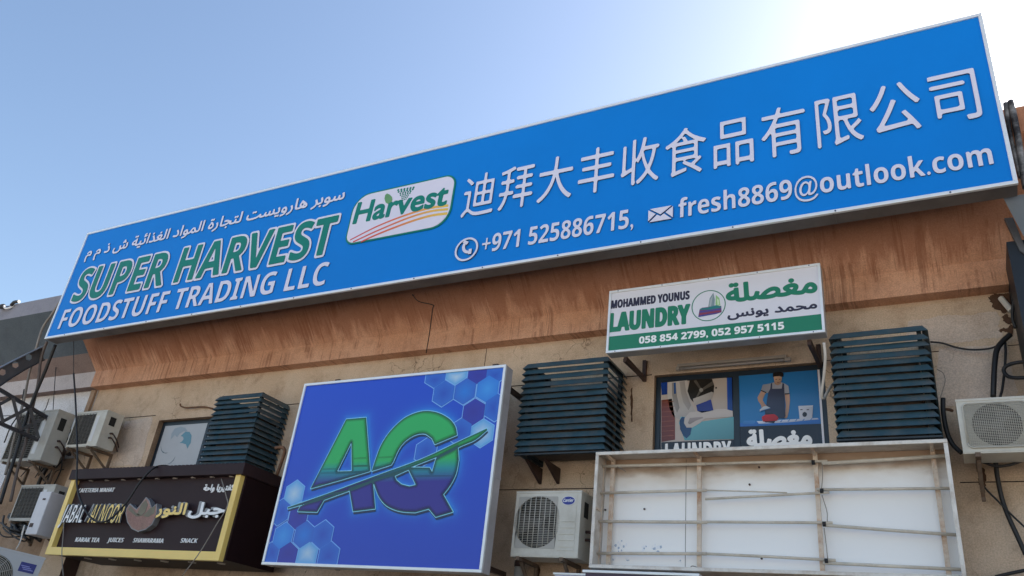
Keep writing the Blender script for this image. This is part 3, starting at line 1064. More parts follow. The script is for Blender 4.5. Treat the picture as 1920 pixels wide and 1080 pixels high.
def orient(p, ccw=True):
    a = np.sum(p[:, 0] * np.roll(p[:, 1], -1) - p[:, 1] * np.roll(p[:, 0], -1))
    return p if (a > 0) == ccw else p[::-1]


shape = [orient(p) for p in (A_up, Q_up, SW, A_lo1, A_lo2, Q_lo)] + [orient(p, False) for p in (A_hole, )]
hs_ = .008
Va, xa, ya = sdf(shape, hs_, .22)
holes = [orient(p) for p in (Q_h1, Q_h2)]
Vh, xh, yh = sdf(holes, hs_, .22)


def samp(V, x0, y0, x, z):
    i, j = int((x - x0) / hs_), int((z - y0) / hs_)
    if 0 <= j < V.shape[0] and 0 <= i < V.shape[1]:
        return V[j, i]
    return -0.5


ii, jj = np.meshgrid(np.arange(Va.shape[1]), np.arange(Va.shape[0]))
Vc = Va.copy()
for j in range(Va.shape[0]):
    for i in range(Va.shape[1]):
        v = samp(Vh, xh, yh, xa + i * hs_, ya + j * hs_)
        if v > -0.06:
            Vc[j, i] = min(Vc[j, i], -v)
Va = Vc
BG0, BG1 = (0.008, 0.075, 0.64), (0.013, 0.063, 0.53)


def aq_ground(x, z):
    k = (z - az0) / (az1 - az0)
    c_ = [BG1[i] + (BG0[i] - BG1[i]) * k for i in range(3)]
    d = -samp(Va, xa, ya, x, z)
    g_ = .85 * math.exp(-max(d, 0) / .038) if d < .3 else 0
    gl = (0.02, 0.30, 0.85)
    return [c_[i] * (1 - g_) + gl[i] * g_ for i in range(3)]


gm = bmesh.new()
nx_, nz_ = 150, 114
vv = [[gm.verts.new((ax0 + t + (ax1 - ax0 - 2 * t) * i / nx_, AF, az0 + t + (az1 - az0 - 2 * t) * j / nz_)) for i in range(nx_ + 1)] for j in range(nz_ + 1)]
for j in range(nz_):
    for i in range(nx_):
        gm.faces.new((vv[j][i], vv[j][i + 1], vv[j + 1][i + 1], vv[j + 1][i]))
bmesh.ops.translate(gm, verts=gm.verts, vec=-origin_of(aq))
me = bpy.data.meshes.new('panel')
gm.to_mesh(me)
gm.free()
paint(me, aq_ground, origin_of(aq))
link('panel', me, aq, [M_PRINT])
# printed hexagons
HEX = [(868, 112, .25, 0), (970, 95, .25, 3), (1075, 92, .25, 1), (1166, 88, .25, 0), (905, 200, 1, 0), (1008, 190, 1, 2), (1117, 178, 1, 4), (1050, 290, 1, 1), (1158, 268, .7, 0), (985, 385, .6, 0), (1090, 392, 1, 3),
       (185, 683, 1, 3), (118, 772, .8, 0), (205, 790, .6, 1), (132, 888, 1, 4), (232, 882, 1, 2), (322, 880, 1, 0), (62, 985, 1, 0), (152, 985, 1, 1), (246, 985, 1, 3), (350, 985, 1, 0), (820, 480, .5, 0)]
HC = {0: ((0.02, 0.09, 0.55), (0.03, 0.16, 0.66)), 1: ((0.035, 0.035, 0.36), (0.03, 0.045, 0.42)), 2: ((0.02, 0.22, 0.75), (0.03, 0.14, 0.62)), 3: ((0.50, 0.68, 0.85), (0.12, 0.42, 0.82)), 4: ((0.05, 0.33, 0.85), (0.03, 0.22, 0.76))}
HR = .168


def clip(poly, x0, z0, x1, z1):
    for ax, lim, s in ((0, x0, 1), (0, x1, -1), (1, z0, 1), (1, z1, -1)):
        out = []
        for a_, b_ in zip(poly, poly[1:] + poly[:1]):
            ia, ib = (a_[ax] - lim) * s >= 0, (b_[ax] - lim) * s >= 0
            if ia: out.append(a_)
            if ia != ib:
                k = (lim - a_[ax]) / (b_[ax] - a_[ax])
                out.append((a_[0] + k * (b_[0] - a_[0]), a_[1] + k * (b_[1] - a_[1])))
        poly = out
    return poly


def hexpoly(c_, r):
    return clip([(c_.x + r * math.sin(math.pi / 3 * k), c_.z + r * math.cos(math.pi / 3 * k)) for k in range(6)], ax0 + t, az0 + t, ax1 - t, az1 - t)


M_HEXLINE = mat('hexagon_outline_print', (0.22, 0.50, 0.95), .4)
for hi, (hx, hy, s, kind) in enumerate(HEX):
    p = at(*ka(hx, hy), AF)
    o_, i_ = hexpoly(p, HR), hexpoly(p, HR - .011)
    if len(i_) < 3:
        continue
    solid('hexagon_print', [o_], AF - .00012 * hi, .0005, [M_HEXLINE], aq)
    hm = bmesh.new()
    cen = hm.verts.new((sum(q[0] for q in i_) / len(i_), AF - .0032 - .00005 * hi, sum(q[1] for q in i_) / len(i_)))
    rg = [hm.verts.new((q[0], AF - .0032 - .00005 * hi, q[1])) for q in i_]
    for a_, b_ in zip(rg, rg[1:] + rg[:1]):
        hm.faces.new((cen, a_, b_))
    bmesh.ops.recalc_face_normals(hm, faces=hm.faces)
    bmesh.ops.translate(hm, verts=hm.verts, vec=-origin_of(aq))
    hm.verts.index_update()
    me = bpy.data.meshes.new('hexagon_print')
    hm.to_mesh(me)
    hm.free()
    at_ = me.color_attributes.new('Ink', 'FLOAT_COLOR', 'POINT')
    cc = HC[kind]
    at_.data.foreach_set('color', sum([list(cc[0] if v.index == 0 else cc[1]) + [1.0] for v in me.vertices], []))
    link('hexagon_print', me, aq, [M_PRINT])
zt_, zb_ = at(*ka(800, 290), AF).z, at(*ka(700, 780), AF).z


def aq_ink(x, z):
    k = (z - zb_) / (zt_ - zb_)
    a, b_, c_ = (0.030, 0.022, 0.26), (0.008, 0.24, 0.30), (0.020, 0.42, 0.105)
    if k < .30: return a
    if k < .42:
        q = (k - .30) / .12
        return [a[i] + (b_[i] - a[i]) * q for i in range(3)]
    if k < .52:
        q = (k - .42) / .1
        return [b_[i] + (c_[i] - b_[i]) * q for i in range(3)]
    return c_


M_AQDARK = mat('aq_shadow_print', (0.012, 0.035, 0.10), .4)
sh = contours(Va, xa, ya, hs_, 0.0)
solid('letter_shadow_print', [[(x + .012, z - .03) for x, z in lp] for lp in sh], AF - .0045, .001, [M_AQDARK], aq)
solid('letter_edge_print', contours(Va, xa, ya, hs_, -.008), AF - .006, .001, [mat('aq_edge_print', (0.28, 0.72, 0.92), .4)], aq)
solid('letter_rim_print', sh, AF - .0075, .001, [mat('aq_rim_print', (0.01, 0.09, 0.10), .4)], aq)


def split_grid(V, x0, y0, lvl, ylist):
    """contours of the field cut into horizontal bands so the ink gradient has vertices to live on"""
    out = []
    ys = y0 + hs_ * np.arange(V.shape[0])
    for a_, b_ in zip(ylist, ylist[1:]):
        W_ = np.minimum(V - lvl, np.minimum(ys[:, None] - a_, b_ - ys[:, None]))
        out += contours(W_, x0, y0, hs_, 0)
    return out


band = [zb_ - .3] + [zb_ + (zt_ - zb_) * k for k in np.linspace(.28, .56, 15)] + [zt_ + .3]
solid('letters_print', split_grid(Va, xa, ya, .010, band), AF - .009, .001, [M_PRINT], aq, lambda x, z: [c_ * .5 for c_ in aq_ink(x, z)])
solid('letters_print', split_grid(Va, xa, ya, .022, band), AF - .0105, .001, [M_PRINT], aq, lambda x, z: [c_ * .8 for c_ in aq_ink(x, z)])
solid('letters_print', split_grid(Va, xa, ya, .036, band), AF - .012, .001, [M_PRINT], aq, lambda x, z: [c_ * 1.12 for c_ in aq_ink(x, z)])
b = MB()
for x in (at(620, 712, AY).x, at(918, 680, AY).x):
    b.bar((x, AY + .16, az1 - .08), (x, WY, az1 - .08), .05, .05)
    b.box((x - .02, AY + .1, az1 - .1), (x + .05, AY + .15, az1 + .07))
    b.bar((x, AY + .16, az0 + .12), (x, WY, az0 + .12), .05, .05)
b.build('bracket', M_BROWNMETAL, aq)

# ------------------------------------------------------------------ laundry light box
LY = 7.25
k2 = crop(1120, 480, 4.174)
lx0 = (at(1143, 546, LY).x + at(1137, 662, LY).x) / 2
lx1 = (at(1535, 495, LY).x + at(1549, 622, LY).x) / 2
lz1 = (at(1143, 546, LY).z + at(1535, 495, LY).z) / 2
lz0 = (at(1137, 662, LY).z + at(1549, 622, LY).z) / 2
la = thing('laundry_sign', ((lx0 + lx1) / 2, 7.4, lz0), 'white and green laundry light box with Arabic lettering and phone numbers, above the poster window', 'signboard')
b = MB()
b.box((lx0, LY + .012, lz0), (lx1, LY + .14, lz1))
b.build('box', mat('laundry_box_sheet', (0.42, 0.41, 0.40), 0.5, 0.2, var=.12, scale=4, dirt=(0.2, 0.17, 0.15), dirt_amt=.45), la)
b = MB()
t = .022
b.box((lx0 - .003, LY - .008, lz0 - .003), (lx1 + .003, LY + .02, lz0 + t), bevel=.003)
b.box((lx0 - .003, LY - .008, lz1 - t), (lx1 + .003, LY + .02, lz1 + .003), bevel=.003)
b.box((lx0 - .003, LY - .0075, lz0 + t + .001), (lx0 + t, LY + .02, lz1 - t - .001), bevel=.003)
b.box((lx1 - t, LY - .0075, lz0 + t + .001), (lx1 + .003, LY + .02, lz1 - t - .001), bevel=.003)
b.build('trim', M_ALU, la)
LF = LY + .008
zb = at(*k2(87, 632), LF).z
b = MB()
b.box((lx0 + t, LF, zb), (lx1 - t, LF + .003, lz1 - t))
b.build('panel', M_FILMWHITE, la)
M_LGREEN = mat('laundry_green_film', (0.008, 0.20, 0.105), .4)
M_LNAVY = mat('laundry_navy_film', (0.022, 0.018, 0.045), .4)
b = MB()
b.box((lx0 + t, LF - .001, lz0 + t), (lx1 - t, LF + .003, zb))
b.build('green_band', M_LGREEN, la)
lettering('name_text', BOLD('MOHAMMED YOUNUS'), k2(110, 408), k2(720, 285), k2(110, 411), k2(112, 352), LF, [M_LNAVY], la, .004, .002, cap=BOLD('H'))
lettering('laundry_text', BOLD('LAUNDRY'), k2(97, 592), k2(720, 392), k2(97, 591), k2(112, 455), LF, [M_LGREEN], la, .011, .002, cap=BOLD('H'))
lettering('arabic_text', arabic('مغصلة'), k2(1015, 345), k2(1715, 280), k2(1045, 362), k2(1485, 165), LF, [M_LGREEN], la, .012, .002)
lettering('arabic_text', arabic('محمد يونس'), k2(1022, 480), k2(1715, 370), k2(1050, 500), k2(1700, 355), LF, [M_LNAVY], la, .005, .002)
lettering('phone_text', BOLD('058 854 2799, 052 957 5115'), k2(328, 660), k2(1460, 540), k2(345, 684), k2(350, 632), LF - .001, [M_WHITE], la, .002, .002, cap=BOLD('1'))
cc = at(*k2(870, 388), LF)
rr = (at(*k2(1004, 375), LF).x - at(*k2(737, 402), LF).x) / 2
solid('emblem_ring', [circle(cc.x, cc.z, rr, 48), circle(cc.x, cc.z, rr - .009, 48)], LF, .002, [M_LGREEN], la)
for pts, col, lv in (([(868, 400), (880, 330), (908, 288), (920, 340), (915, 400)], (0.22, 0.30, 0.33), 1), ([(875, 395), (885, 340), (905, 305), (890, 395)], (0.40, 0.46, 0.48), 2), ([(928, 305), (955, 330), (963, 385), (940, 390), (925, 380)], (0.30, 0.55, 0.22), 1), ([(935, 330), (952, 345), (955, 380), (940, 382)], (0.6, 0.75, 0.5), 2),
                     ([(800, 420), (820, 405), (900, 395), (970, 390), (972, 440), (900, 455), (790, 478)], (0.16, 0.05, 0.16), 1), ([(805, 412), (870, 402), (930, 385), (970, 395), (970, 405), (880, 420), (805, 422)], (0.02, 0.20, 0.20), 2), ([(800, 435), (965, 412), (965, 418), (800, 442)], (0.04, 0.06, 0.35), 2), ([(798, 452), (968, 428), (968, 434), (798, 460)], (0.30, 0.03, 0.05), 2), ([(792, 468), (968, 441), (930, 453), (792, 478)], (0.05, 0.06, 0.30), 2)):
    flat('emblem_print', [k2(*p) for p in pts], LF - .0015 * lv, [M_PRINT], la, col)
for px, oy in ((1209, 716), (1538, 690)):
    x = at(px, oy, WY).x
    zl = at(px, oy, WY).z
    b = MB()
    b.bar((x, WY - .02, zl), (x, WY - .02, lz0 + .2), .04, .04, up=(1, 0, 0))
    b.bar((x, LY + .14, lz0 - .02), (x, WY - .041, lz0 - .02), .04, .04)
    b.bar((x, LY + .12, lz0 - .045), (x, WY - .043, zl + .03), .035, .035)
    b.build('bracket', M_BROWNMETAL, la)
b = MB()
for i in range(5):
    for z in (lz0 + .008, lz1 - .01):
        x = lx0 + .1 + i * (lx1 - lx0 - .2) / 4
        b.tube([(x, LY - .012, z), (x, LY - .007, z)], .006, 6)
b.build('screws', M_LSIDE, la)

# tube lamp over the laundry window
a, b_ = at(*k3(560, 215), 7.92), at(*k3(1383, 150), 7.92)
lamp = thing('tube_lamp', ((a.x + b_.x) / 2, WY, a.z), 'thin unlit fluorescent tube fixed above the laundry poster window', 'lamp')
b = MB()
b.tube([(a.x, 7.92, a.z), (b_.x, 7.92, a.z)], .014, 10)
b.build('tube', mat('lamp_tube_glass', (0.34, 0.31, 0.29), .3), lamp)
b = MB()
b.box((a.x - .02, 7.9, a.z + .018), (b_.x + .02, WY - .001, a.z + .05))
b.box((a.x - .035, 7.90, a.z - .017), (a.x - .001, 7.94, a.z + .017))
b.box((b_.x + .001, 7.90, a.z - .017), (b_.x + .06, 7.94, a.z + .017))
b.build('fitting', mat('lamp_fitting_white', (0.36, 0.32, 0.28), .5, var=.1), lamp)

# ------------------------------------------------------------------ louvred AC screens


def louvre(x0, x1, z0, z1, yf, label, nslat, broken=(), bracket=True, top_gap=()):
    root = thing('louvre_screen', ((x0 + x1) / 2, WY, z0), label, 'louvre screen', 'louvred screens on the wall')
    o = .042
    pitch = (z1 - z0) / nslat
    hgt = pitch * .93
    th = .010
    f, lft, rgt = MB(), MB(), MB()
    for k in range(nslat):
        zb = z0 + k * pitch + random.uniform(-.006, .006)
        zt = zb + hgt
        zb2 = zb + random.uniform(-.006, .006)
        # front blade: outer bottom edge, inner top edge, mitred at the corners
        f.hexa([(x0 - o, yf - o, zb), (x1 + o, yf - o, zb2), (x1 + o, yf - o + th, zb2), (x0 - o, yf - o + th, zb)],
               [(x0, yf, zt), (x1, yf, zt + zb2 - zb), (x1, yf + th, zt + zb2 - zb), (x0, yf + th, zt)])
        rgt.hexa([(x1 + o - th, yf - o + .001, zb2), (x1 + o, yf - o + .001, zb2), (x1 + o, WY - .01, zb2), (x1 + o - th, WY - .01, zb2)],
                 [(x1 - th, yf + .001, zt), (x1, yf + .001, zt), (x1, WY - .01, zt), (x1 - th, WY - .01, zt)])
        lft.hexa([(x0 - o, yf - o + .001, zb), (x0 - o + th, yf - o + .001, zb), (x0 - o + th, WY - .01, zb), (x0 - o, WY - .01, zb)],
                 [(x0, yf + .001, zt), (x0 + th, yf + .001, zt), (x0 + th, WY - .01, zt), (x0, WY - .01, zt)])
    f.build('front_slats', M_STEELBLUE, root)
    rgt.build('side_slats', M_STEELBLUE, root)
    lft.build('side_slats', M_STEELBLUE, root)
    fr = MB()
    for x in (x0 + .035, x1 - .035):
        fr.box((x - .02, yf + .02, z0 - .01), (x + .02, yf + .06, z1 + .005))
        fr.box((x - .02, WY - .05, z0 - .01), (x + .02, WY - .012, z1 + .005))
        fr.box((x - .018, yf + .061, z0 - .008), (x + .018, WY - .051, z0 + .03))
        fr.box((x - .018, yf + .061, z1 - .03), (x + .018, WY - .051, z1 + .003))
    fr.box((x0 - o, yf - o + .012, z0 - .028), (x1 + o, yf + .01, z0 - .012))
    fr.box((x0 + .056, yf + .022, z1 - .03), (x1 - .056, yf + .058, z1 + .004))
    fr.build('frame', M_LOUDARK, root)
    u = MB()
    u.box((x0 + .07, yf + .09, z0 + .03), (x1 - .07, WY - .08, z1 - .30), bevel=.015)
    u.build('inner_unit', M_INNER, root)
    if bracket:
        for x in (x0 + .02, x0 + .24):
            b = MB()
            b.hexa([(x, WY - .012, z0 - .20), (x + .03, WY - .012, z0 - .20), (x + .03, WY - .002, z0 - .20), (x, WY - .002, z0 - .20)],
                   [(x, WY - .40, z0 - .03), (x + .03, WY - .40, z0 - .03), (x + .03, WY - .002, z0 - .03), (x, WY - .002, z0 - .03)])
            b.build('bracket', M_BROWNMETAL, root)
    return root


louvre(-8.93, -8.13, 3.98, 4.985, 7.46, 'petrol blue louvred screen with bent slats above the brown cafe sign', 14, bracket=False)
louvre(-4.12, -3.15, 4.0, 5.04, 7.49, 'petrol blue louvred screen between the square AQ sign and the laundry window', 14)
louvre(-.86, -.10, 4.02, 5.05, 7.49, 'petrol blue louvred screen right of the laundry window above the empty sign frame', 14, bracket=False)

# ------------------------------------------------------------------ empty sign frame
FY = 7.42
kf = crop(1080, 800, 2.526)
fx0 = (at(1117, 847, FY).x + at(1104, 1064, FY).x) / 2
fx1 = (at(1776, 823, FY).x + at(1812, 1080, FY).x) / 2
fz1 = (at(1117, 847, FY).z + at(1776, 823, FY).z) / 2
fz0 = at(1104, 1064, FY).z
fr = thing('empty_sign_frame', ((fx0 + fx1) / 2, WY, fz0), 'empty rusty white sign box with bare tubes and no face panel, under the laundry window', 'sign frame')
BY = 7.70
b = MB()
t = .032
b.box((fx0, FY, fz0), (fx1, FY + .02, fz0 + t), bevel=.003)
b.box((fx0, FY, fz1 - t), (fx1, FY + .02, fz1), bevel=.003)
b.box((fx0, FY + .001, fz0 + t + .001), (fx0 + t, FY + .02, fz1 - t - .001), bevel=.003)
b.box((fx1 - t, FY + .001, fz0 + t + .001), (fx1, FY + .02, fz1 - t - .001), bevel=.003)
b.build('front_rails', mat('frame_rail_white', (0.74, 0.70, 0.64), .5, .1, var=.1, scale=9, dirt=(.34, .24, .16), dirt_amt=.5, dirt_scale=7), fr)
b = MB()
b.box((fx0, FY + .021, fz0), (fx0 + .004, BY + .02, fz1))
b.box((fx1 - .004, FY + .021, fz0), (fx1, BY + .02, fz1))
b.box((fx0 + .005, FY + .021, fz1 - .004), (fx1 - .005, BY + .02, fz1))
b.box((fx0 + .005, FY + .021, fz0), (fx1 - .005, BY + .02, fz0 + .004))
b.build('side_sheets', M_FRAMEINNER, fr)


def stain_panel():
    """white back sheet, rust-brown run-off along its upper edge in its own ragged shape"""
    m = bpy.data.materials.new('stained_back_sheet')
    m.use_nodes = True
    N, L = m.node_tree.nodes, m.node_tree.links
    p = N['Principled BSDF']
    p.inputs['Roughness'].default_value = .55
    tc = N.new('ShaderNodeTexCoord')
    sp = N.new('ShaderNodeSeparateXYZ')
    L.new(tc.outputs['Object'], sp.inputs[0])
    hgt = fz1 - fz0
    prev = None
    for sc_, amp, lo_, hi_, col, k in ((1.6, .5, hgt - .16, hgt + .24, (.68, .58, .47), .85), (3.0, .35, hgt - .05, hgt + .14, (.30, .18, .10), .85)):
        n = N.new('ShaderNodeTexNoise')
        n.inputs['Scale'].default_value = sc_
        n.inputs['Detail'].default_value = 8
        mp = N.new('ShaderNodeMapping')
        mp.inputs['Scale'].default_value = (1, 1, 2.2)
        L.new(tc.outputs['Object'], mp.inputs[0])
        L.new(mp.outputs[0], n.inputs['Vector'])
        ad = N.new('ShaderNodeMath')
        ad.operation = 'MULTIPLY_ADD'
        ad.inputs[1].default_value = amp
        L.new(n.outputs['Fac'], ad.inputs[0])
        L.new(sp.outputs['Z'], ad.inputs[2])
        mr = N.new('ShaderNodeMapRange')
        mr.interpolation_type = 'SMOOTHSTEP'
        mr.inputs[1].default_value = lo_
        mr.inputs[2].default_value = hi_
        mr.inputs[4].default_value = k
        L.new(ad.outputs[0], mr.inputs[0])
        x = N.new('ShaderNodeMix')
        x.data_type = 'RGBA'
        L.new(mr.outputs[0], x.inputs['Factor'])
        if prev:
            L.new(prev, x.inputs[6])
        else:
            x.inputs[6].default_value = (.93, .93, .92, 1)
        x.inputs[7].default_value = col + (1,)
        prev = x.outputs[2]
    r = x
    L.new(prev, p.inputs['Base Color'])
    return m



b = MB()
b.box((fx0 + .006, BY, fz0 + .006), (fx1 - .006, BY + .012, fz1 - .006))
bp = b.build('back_panel', stain_panel(), fr)
seam = MB()
for px, w_ in ((519, .004), ):
    x = at(*kf(px, 400), BY).x
    seam.box((x, BY - .002, fz0 + .02), (x + w_, BY - .0005, fz1 - .02))
for (px, py) in ((325, 391), (868, 193), (140, 395), (880, 625), (823, 275)):
    p = at(*kf(px, py), BY)
    seam.tube([(p.x, BY - .012, p.z), (p.x, BY - .001, p.z)], .010, 8)
seam.build('seam_and_bolts', M_BROWNMETAL, bp)
fl = []
for (cx, cy, n_, s) in ((205, 565, 20, 24), (385, 570, 14, 18), (325, 570, 6, 10), (183, 625, 4, 9), (245, 628, 4, 8), (495, 643, 3, 8)):
    for k in range(n_):
        p = at(*kf(cx + random.gauss(0, s * .55), cy + random.gauss(0, s * .55)), BY)
        r0 = random.uniform(.006, .018)
        fl.append([(p.x + r0 * random.uniform(.5, 1.2) * math.cos(a), p.z + r0 * random.uniform(.5, 1.2) * math.sin(a)) for a in np.linspace(0, 5.5, 8)])
for i, lp in enumerate(fl):
    pass
gm = MB()
for i, lp in enumerate(fl):
    gm.face([(x, BY - .0015 - .00002 * i, z) for x, z in lp], i % 3 == 0)
tag(gm.build('peeling_flakes', [mat('flake_white', (.85, .87, .9), .4), mat('flake_blue_grey', (.42, .50, .62), .5)], bp), kind='stuff')
# uprights
for (tx, ty, bx, by) in ((178, 125, 155, 655), (585, 110, 583, 672), (1132, 95, 1165, 690), (1688, 75, 1760, 700)):
    a, b_ = at(*kf((tx + bx) / 2, 380), BY - .06), None
    u = MB()
    u.box((a.x - .019, BY - .075, fz0 + .006), (a.x + .019, BY - .045, fz1 - .012))
    u.bar((a.x, BY - .05, fz1 - .04), (a.x, FY + .025, fz1 - .018), .028, .02)
    u.bar((a.x, BY - .05, fz0 + .04), (a.x, FY + .03, fz0 + .012), .028, .02)
    u.build('upright', M_RUSTBAR, fr)
u = MB()
x = at(*kf(118, 400), BY - .05).x
u.box((x - .012, BY - .07, fz0 + .006), (x + .012, BY - .045, fz1 - .012))
u.bar((fx0 + .02, FY + .03, at(*kf(95, 385), FY + .05).z), (x, BY - .075, at(*kf(118, 400), BY - .07).z), .02, .02)
u.build('upright', M_RUSTBAR, fr)
# tubes
TYY = BY - .105
for path, r in (([(118, 188), (370, 182), (615, 176)], .011), ([(612, 176), (900, 168), (1190, 163)], .009), ([(1165, 174), (1450, 158), (1750, 138)], .012),
                ([(110, 315), (350, 308), (618, 301)], .011), ([(617, 301), (800, 306), (1000, 313)], .005), ([(612, 343), (900, 327), (1200, 311)], .009), ([(1140, 298), (1450, 295), (1775, 292)], .010),
                ([(103, 448), (350, 451), (620, 453)], .012), ([(618, 451), (900, 453), (1215, 455)], .010), ([(1170, 466), (1480, 490), (1805, 513)], .011),
                ([(95, 600), (350, 601), (620, 602)], .012), ([(618, 602), (900, 615), (1230, 633)], .010), ([(1170, 645), (1480, 660), (1830, 677)], .011)):
    u = MB()
    u.tube([at(*kf(*p), TYY) for p in path], r * 1.3, 10)
    u.build('conduit_tube', M_TUBE, fr)
for px, py in ((1165, 305), (1177, 462), (1187, 637), (1125, 170)):
    a = at(*kf(px, py), TYY)
    u = MB()
    u.tube([a + Vector((-.014, -.004, 0)), a + Vector((.014, -.004, 0))], .022, 10)
    u.build('tape_joint', M_CABLE, fr)
u = MB()
for pts in ([(1165, 170), (1168, 230), (1163, 300)], [(1165, 325), (1188, 400), (1190, 450)], [(1175, 480), (1185, 560), (1192, 625)], [(195, 190), (225, 205), (236, 215)], [(540, 668), (552, 660), (580, 668)]):
    u.tube(spline([at(*kf(*p), TYY - .01) for p in pts]), .004, 6)
u.build('loose_wire', M_CONDUIT, fr)

# signs peeping up below the frame
s1 = thing('lower_sign', (at(1200, 1072, 7.36).x, 7.4, 2.2), 'silver topped dark sign cropped by the bottom edge, below the empty frame', 'signboard')
a, b_ = at(1092, 1067, 7.36), at(1311, 1076, 7.36)
z_ = (a.z + b_.z) / 2
u = MB(); u.box((a.x, 7.36, z_ - .025), (b_.x, 7.60, z_), bevel=.004); u.build('trim', M_ALU, s1)
u = MB(); u.box((a.x + .03, 7.372, z_ - .9), (b_.x - .03, 7.58, z_ - .026)); u.build('panel', mat('dark_maroon_panel', (.05, .02, .05), .4), s1)
s2 = thing('lower_sign', (at(1060, 1076, 7.5).x, 7.6, 2.2), 'pale sign top cropped by the bottom edge, below the air conditioner', 'signboard')
a, b_ = at(1037, 1073, 7.62), at(1105, 1074, 7.62)
u = MB(); u.box((a.x, 7.62, a.z - .02), (b_.x + .25, 7.72, a.z), bevel=.003); u.build('trim', M_ALU, s2)
u = MB(); u.box((a.x + .02, 7.628, a.z - .9), (b_.x + .24, 7.70, a.z - .021)); u.build('panel', mat('pale_lilac_panel', (.52, .52, .66), .4), s2)


# ------------------------------------------------------------------ air conditioners (local: x right, y into wall, z up; front at y=0)
def ac_unit(loc, rot, w, h, d, label, style, fan=None, brackets=True, arm=.42, body=None):
    root = thing('air_conditioner', loc, label, 'air conditioner', 'outdoor air conditioner units')
    root.rotation_euler = rot
    body = body or M_ACWHITE
    fr_ = h * .40
    fcx, fcz = (fan if fan else (w * .36, h * .5))
    # casing: shell behind a face plate with a round hole
    b = MB()
    b.box((0, .012, 0), (w, d, .012)); b.box((0, .012, h - .012), (w, d, h)); b.box((0, .012, .0125), (.012, d, h - .0125)); b.box((w - .012, .012, .0125), (w, d, h - .0125)); b.box((.013, d - .012, .013), (w - .013, d, h - .013))
    # top rim and base rim stand a little proud
    b.box((-.004, -.004, h - .02), (w + .004, d + .003, h + .004), bevel=.004)
    b.box((-.002, .004, -.012), (w + .002, d - .01, .004), bevel=.003)
    body_o = b.build('casing', body, root, local=True)
    if style != 'grill':
        plate = [roundrect(0, 0, w, h, (.012,) * 4, 3), circle(fcx, fcz, fr_, 48)]
        pl = solid_local('face_plate', plate, .011, .011, body, body_o)
    u = MB()
    u.box((.02, .10, .02), (w * .70, .11, h - .02))
    u.build('coil', M_DARK, root, local=True)
    if style != 'grill':
        u = MB()
        u.tube([(fcx, .035, fcz), (fcx, .085, fcz)], .045, 14)
        for k in range(3):
            a0 = 2 * math.pi * k / 3 + .4
            pts = []
            for q in range(7):
                a = a0 + q * .16
                pts.append((a, .05 + .02 * q / 6))
            for q in range(6):
                (a, y0), (a2, y1) = pts[q], pts[q + 1]
                u.face([(fcx + .04 * math.cos(a), y0, fcz + .04 * math.sin(a)), (fcx + fr_ * .92 * math.cos(a + .2), y0 - .02, fcz + fr_ * .92 * math.sin(a + .2)),
                        (fcx + fr_ * .92 * math.cos(a2 + .2), y1 - .02, fcz + fr_ * .92 * math.sin(a2 + .2)), (fcx + .04 * math.cos(a2), y1, fcz + .04 * math.sin(a2))])
        u.build('fan', M_FAN, root, local=True, recalc=False)
    gd = MB()
    if style == 'bars':
        n_ = 30
        for k in range(1, n_):
            z = fcz - fr_ + 2 * fr_ * k / n_
            hw = math.sqrt(max(0, fr_ ** 2 - (z - fcz) ** 2))
            gd.tube([(fcx - hw, -.006, z), (fcx + hw, -.006, z)], .0024, 5)
        for k in range(1, 9):
            x = fcx - fr_ + 2 * fr_ * k / 9
            hw = math.sqrt(max(0, fr_ ** 2 - (x - fcx) ** 2))
            gd.tube([(x, -.011, fcz - hw), (x, -.011, fcz + hw)], .0042, 6)
    elif style == 'grid':
        gx0, gx1, gz0, gz1 = .055, fcx * 2 - .055, .045, h - .055
        n_ = 26
        for k in range(n_ + 1):
            z = gz0 + (gz1 - gz0) * k / n_
            gd.tube([(gx0, -.014, z), (gx1, -.014, z)], .0026, 5)
        for k in range(31):
            x = gx0 + (gx1 - gx0) * k / 30
            gd.tube([(x, -.010, gz0), (x, -.010, gz1)], .0024, 5)
        rim = [Vector((p[0], -.012, p[1])) for p in roundrect(gx0 - .012, gz0 - .012, gx1 + .012, gz1 + .012, (.04,) * 4, 5)]
        gd.tube(rim + [rim[0]], .006, 6)
    elif style == 'rings':
        for k in range(1, 13):
            r_ = fr_ * k / 12.5
            ring = [(fcx + r_ * math.cos(2 * math.pi * q / 36), -.010, fcz + r_ * math.sin(2 * math.pi * q / 36)) for q in range(37)]
            gd.tube(ring, .0035, 5)
        for k in range(6):
            a = math.pi * k / 6
            gd.tube([(fcx - fr_ * math.cos(a), -.014, fcz - fr_ * math.sin(a)), (fcx + fr_ * math.cos(a), -.014, fcz + fr_ * math.sin(a))], .004, 5)
        gd.tube([(fcx, -.022, fcz), (fcx, -.005, fcz)], fr_ * .17, 16)
    else:                                                # 'grill': the whole left of the face is fins
        n_ = 22
        for k in range(n_ + 1):
            z = .035 + (h - .07) * k / n_
            gd.box((.03, .0, z), (w * .66, .02, z + .006))
        for k in range(7):
            x = .03 + (w * .66 - .03) * k / 6
            gd.box((x - .003, -.002, .03), (x + .003, .012, h - .028))
    gd.build('fan_guard', M_WIRE if style != 'grill' else M_COILFIN, root, local=True)
    if style == 'grill':
        u = MB()
        u.box((w * .67, 0, .0045), (w - .001, .0115, h - .021), bevel=.004)
        u.box((.0, 0, .0045), (.028, .0115, h - .021), bevel=.003)
        u.box((.0285, .001, h - .045), (w * .669, .0115, h - .0215))
        u.box((.0285, .001, .0045), (w * .669, .0115, .030))
        u.build('face_plate', body, root, local=True)
        u = MB()
        u.box((w * .71, -.004, h * .12), (w * .80, -.0005, h * .86), bevel=.002)
        u.build('front_panel', mat('ac_strip_white', (.66, .66, .66), .35), root, local=True)
    # right side: handle recess, valves, pipes
    u = MB()
